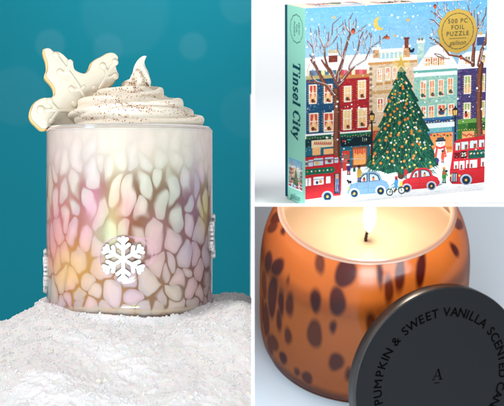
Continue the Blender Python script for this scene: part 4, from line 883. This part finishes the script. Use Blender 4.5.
# tint darkened towards the grazing edges, imitating light lost in more glass
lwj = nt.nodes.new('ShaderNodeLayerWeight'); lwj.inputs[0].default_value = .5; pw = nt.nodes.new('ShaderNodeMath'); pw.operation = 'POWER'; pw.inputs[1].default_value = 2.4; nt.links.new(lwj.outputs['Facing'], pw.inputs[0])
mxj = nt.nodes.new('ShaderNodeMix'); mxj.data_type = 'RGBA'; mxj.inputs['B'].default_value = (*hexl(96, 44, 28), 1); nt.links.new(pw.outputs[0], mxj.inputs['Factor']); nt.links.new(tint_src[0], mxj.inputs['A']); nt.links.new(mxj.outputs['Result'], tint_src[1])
prof = smooth_profile([(.0500, .0), (.0570, .0016), (.0630, .0060), (.0664, .013), (.0676, .026), (.0678, .050), (.0676, .072), (.0664, .086), (.0638, .097), (.0602, .1062), (.0580, .1105), (RR0, HJ-.0006)], 420)
prof = resample(prof, 460)
pr_r = lambda h: float(np.interp(h, prof[:, 1], prof[:, 0]))
lv = lathe(prof[::6], 120)
jb = BVHTree.FromPolygons([tuple(v) for v in lv.reshape(-1, 3)], [(a*120+b_, a*120+(b_+1) % 120, (a+1)*120+(b_+1) % 120, (a+1)*120+b_) for a in range(len(lv)-1) for b_ in range(120)])
MJi = MJ.inverted()
sp = [(345.5, 273, 9.5, 14.5, .05), (320, 263, 4.6, 10.5, -.2), (315.5, 301, 5.2, 13, 0), (337.3, 302, 8.6, 14.5, 0), (314.5, 334, 8.2, 14, 0), (333, 327, 3.6, 6.5, 0), (336, 362, 7.4, 10.5, .05), (289.5, 305, 3.8, 13.5, .05), (281, 303, 3.0, 14, 0), (288, 336, 4, 9, .1), (279, 320, 3, 12, 0), (272, 297, 4.5, 22, .05), (274, 343, 4.2, 9, 0), (277, 267, 4.0, 12, .4), (276, 218, 3, 11, .9), (272, 227, 3, 9, .8), (283, 231, 1.8, 3.5, .2), (307, 378, 6, 7, 0), (297, 372, 3, 5, 0), (266, 320, 3, 20, 0), (264, 285, 3, 16, 0), (268, 262, 3, 12, .2), (263, 310, 2, 14, 0), (270, 345, 3.5, 12, 0), (283, 358, 4, 7, 0), (349, 374, 4, 8, 0), (288, 280, 1.2, 5, 0),
      (380, 274, 3.2, 12, 0), (389, 290, 5.2, 14, .05), (400, 274, 5.6, 17, .16), (421, 270, 5.2, 16, .3), (426, 251, 2.4, 4.5, .3), (452, 218, 3, 9, -.9), (459, 224, 3, 9, -.8), (371, 325, 5.5, 12, 0), (455, 250, 2.5, 8, -.3)]
NTJ = 1400; tj = np.linspace(0, 2*np.pi, NTJ, endpoint=False); TJ, HJm = np.meshgrid(tj, prof[:, 1]); RJm = prof[:, 0][:, None]*np.ones_like(TJ); mask = np.zeros(TJ.shape); random.seed(11)
def spot(t0, h0, w, hh, tilt, k):
    dt = (TJ-t0+np.pi) % (2*np.pi)-np.pi; y_ = HJm-h0; x = dt*RJm-y_*tilt; an_ = np.arctan2(y_/hh, x/w)
    rd_ = np.hypot(x/w, y_/hh)/(1+.08*np.sin(2*an_+k)+.05*np.sin(3*an_+2*k)); global mask
    mask = np.maximum(mask, np.clip((1-rd_)*min(w, hh)/.0026+.5, 0, 1)*(.86+.1*math.sin(k*2.3)))
pj = 1.28/F; nsp = 0
for (px, py, rx, ry, tl) in sp:
    d = P(px, py, 1).normalized(); o_ = MJi @ (d*.7); dd = MJi.to_3x3() @ d; h = jb.ray_cast(o_, dd)
    if h[0] is None: continue
    nsp += 1; t0 = math.atan2(h[0].y, h[0].x); slopev = 1/.80 if h[0].z < .085 else 1.05
    spot(t0, h[0].z, rx*pj/max(math.cos(t0+math.pi/2), .35), ry*pj*slopev, tl, nsp)
for k in range(46):                                    # the far side of the jar
    t0 = math.radians(random.uniform(15, 165)); spot(t0, random.uniform(.02, .10), random.uniform(.0022, .006), random.uniform(.005, .010), random.uniform(-.2, .2), nsp+k)
mask = mask*mask*(3-2*mask)
glint = np.exp(-((HJm-.0125-.001*np.sin(TJ*5))/.0011)**2)*np.clip(np.sin(TJ*4+1)*2, 0, 1)  # glint streaks painted into the mask over the dark heel
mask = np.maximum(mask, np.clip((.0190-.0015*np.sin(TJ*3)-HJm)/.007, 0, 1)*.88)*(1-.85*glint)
link('glass_wall', grid_mesh('jar', lathe(prof, NTJ), True, np.repeat(mask[..., None], 3, -1)), amber, jar_t)
rimp = [(RR0, HJ-.0008), (RR0+.0002, HJ), (RR0-.0006, HJ+.0008), (RR0-.0020, HJ+.0010), (RR0-.0034, HJ+.0006), (RR0-.0040, HJ-.0006), (RR0-.0040, HJ-.004), (RR0-.0018, HJ-.010), (.0620, HJ-.022), (.0640, .080)]
rim_v = lathe(np.array(smooth_profile(rimp, 60)), 192)
link('rim', grid_mesh('rim', rim_v, True), glass_amber('rim_glass', hexl(176, 148, 130), hexl(230, 170, 120), .25, .2), jar_t)
link('jar_base', grid_mesh('jbase', lathe([(.0001, .0), (.0500, .0)], 128), True), mat('dark_amber_base', hexl(70, 36, 26), .1, .05), jar_t)
rb = smooth_profile([(.0505, -.0002), (.0574, .0012), (.0604, .0032), (.0633, .0056)], 30)
link('heel', grid_mesh('heel', lathe(np.array(rb)+np.array([[.0003, 0]]), 192), True), glass_amber('dark_heel_glass', hexl(58, 36, 34), hexl(120, 60, 36), .35), jar_t)
# wax, wick, flame
HW = HJ-.0262
wax_p = [(.0001, HW), (.010, HW-.0002), (.030, HW), (.050, HW+.0002), (.0592, HW+.0006), (.0618, HW+.0018)]
wax_m = glass_amber('soft_wax', hexl(168, 146, 120), hexl(255, 200, 150), .18, .35)
link('wax', grid_mesh('wax', lathe(np.array(smooth_profile(wax_p, 60)), 160), True, flip=True), wax_m, jar_t)
bm = bmesh.new(); rows = []
wk = [(0, 0, HW-.001, .0011), (.0001, 0, HW+.003, .0010), (.0007, 0, HW+.007, .0010), (.0016, 0, HW+.0105, .0011), (.0022, 0, HW+.0125, .0008)]
V = rope(wk, 3, .12, 3, 40, 14)
link('wick', grid_mesh('wick', V, True), mat('charred_wick', hexl(48, 30, 22), .9, .2, 2000), jar_t)
fm_ = bpy.data.materials.new('flame_light'); fm_.use_nodes = True; nt = fm_.node_tree; nt.nodes.clear()
em = nt.nodes.new('ShaderNodeEmission'); em.inputs[0].default_value = (1, .84, .55, 1); em.inputs[1].default_value = 3.0
tr_ = nt.nodes.new('ShaderNodeBsdfTransparent'); ms = nt.nodes.new('ShaderNodeMixShader'); lw = nt.nodes.new('ShaderNodeLayerWeight'); lw.inputs[0].default_value = .35
ou = nt.nodes.new('ShaderNodeOutputMaterial'); nt.links.new(lw.outputs['Facing'], ms.inputs[0]); nt.links.new(em.outputs[0], ms.inputs[1]); nt.links.new(tr_.outputs[0], ms.inputs[2]); nt.links.new(ms.outputs[0], ou.inputs[0])
fl_p = smooth_profile([(.0002, 0), (.0020, .002), (.0038, .0075), (.0044, .013), (.0036, .022), (.0018, .032), (.0002, .040)], 60)
o = link('flame', grid_mesh('flame', lathe(np.array(fl_p), 40)+np.array([.0018, 0, HW+.0065]), True), fm_, jar_t)
fl = bpy.data.lights.new('flame_glow', 'POINT'); fl.energy = .66; fl.color = (1, .86, .69); fl.shadow_soft_size = .008
flo = bpy.data.objects.new('flame_glow', fl); C.objects.link(flo); flo.location = MJ @ Vector((.0018, 0, HW+.044))

# metal lid leaning on the jar
psi, lam = math.radians(26), math.radians(20); RL, TL = .0592, .0090
hdir = (-g)*math.cos(psi)+Vector((1, 0, 0))*math.sin(psi); nrm = (hdir*math.cos(lam)+u*math.sin(lam)).normalized()
upl = (u-nrm*u.dot(nrm)).normalized(); rgt = upl.cross(nrm).normalized()
LC = P(441, 380.5, 1.226)
ML = frame(LC, rgt, upl, nrm)
lid_t = thing('metal_cover', 'round dark grey metal lid with black lettering leaning on the candle jar', 'lid', ML)
lp = smooth_profile([(.0001, 0), (.03, 0), (RL-.0014, 0), (RL-.0005, -.0002), (RL, -.0010), (RL, -.004), (RL, -TL), (RL-.001, -TL-.0004), (.0001, -TL-.0004)], 64)
lp = [(max(a, .0001), b_) for a, b_ in lp]
pf = [(.0001, 0), (RL-.0012, 0), (RL-.0006, -.00015)]; ps_ = [(RL-.0006, -.00015), (RL-.00015, -.0005), (RL, -.0012), (RL, -TL), (RL-.0006, -TL-.0003), (.0001, -TL-.0003)]
link('lid_face', grid_mesh('lf', lathe(pf, 200), True, flip=True), mat('matt_grey_metal', hexl(22, 22, 24), .8, .10, 900, Metallic=0, Specular_IOR_Level=.08, bump=.1, bscale=3000), lid_t, smooth=False)
link('lid_edge', grid_mesh('le', lathe(ps_, 200), True, flip=True), mat('brushed_grey_metal', hexl(66, 64, 64), .42, .30, 700, Metallic=.8), lid_t)
its = []; txt = 'PUMPKIN & SWEET VANILLA SCENTED CANDLE • '
wid = {'I': .45, ' ': .50, 'M': 1.25, 'W': 1.30, '•': .6, '&': 1.0, 'E': .86, 'T': .84, 'L': .80, 'S': .88, 'P': .95, 'C': .95}
a = 184.0; per_w = 148.0/sum(wid.get(ch, .97) for ch in 'PUMPKIN & SWEET VANILLA')
for ch in txt:
    w = wid.get(ch, .97)*per_w
    mid = math.radians(a-w/2)
    if ch not in ' •':
        me = text_mesh(ch, .0080, bold=0 if ch == 'M' else .00014)
        rd = .735*RL; M = frame((rd*math.cos(mid), rd*math.sin(mid), .0001+.000004*len(its)), Vector((math.sin(mid), -math.cos(mid), 0)), Vector((math.cos(mid), math.sin(mid), 0)), Vector((0, 0, 1)))
        if ch == 'M':
            for sh_ in (-.00016, .00016):
                its.append((me.copy(), M @ Matrix.Translation((sh_, 0, .000002*(2+sh_*1e4)))))
            bpy.data.meshes.remove(me)
        else: its.append((me, M))
    a -= w
blk = mat('black_print', hexl(1, 1, 1), .8, Specular_IOR_Level=.02)
link('ring_lettering', join_meshes(its), blk, lid_t, smooth=False)
lg = [([(.08, 0), (.50, 1)], .035), ([(.50, 1), (.86, 0)], .085), ([(.24, .34), (.70, .34)], .035), ([(-.04, .02), (.22, .02)], .035), ([(.66, .02), (1.06, .02)], .035), ([(.42, .98), (.56, .98)], .03), ([(.22, -.30), (.74, -.30)], .04)]
an = math.radians(-14); sL = .0068
link('monogram', strokes_mesh([([((p[0]-.5), (p[1]-.4)) for p in pts], hw) for pts, hw in lg], lambda x, y_, k: (sL*(x*math.cos(an)-y_*math.sin(an))-.0018, sL*(x*math.sin(an)+y_*math.cos(an))+.004, .0001+k*2e-6)), blk, lid_t, smooth=False)
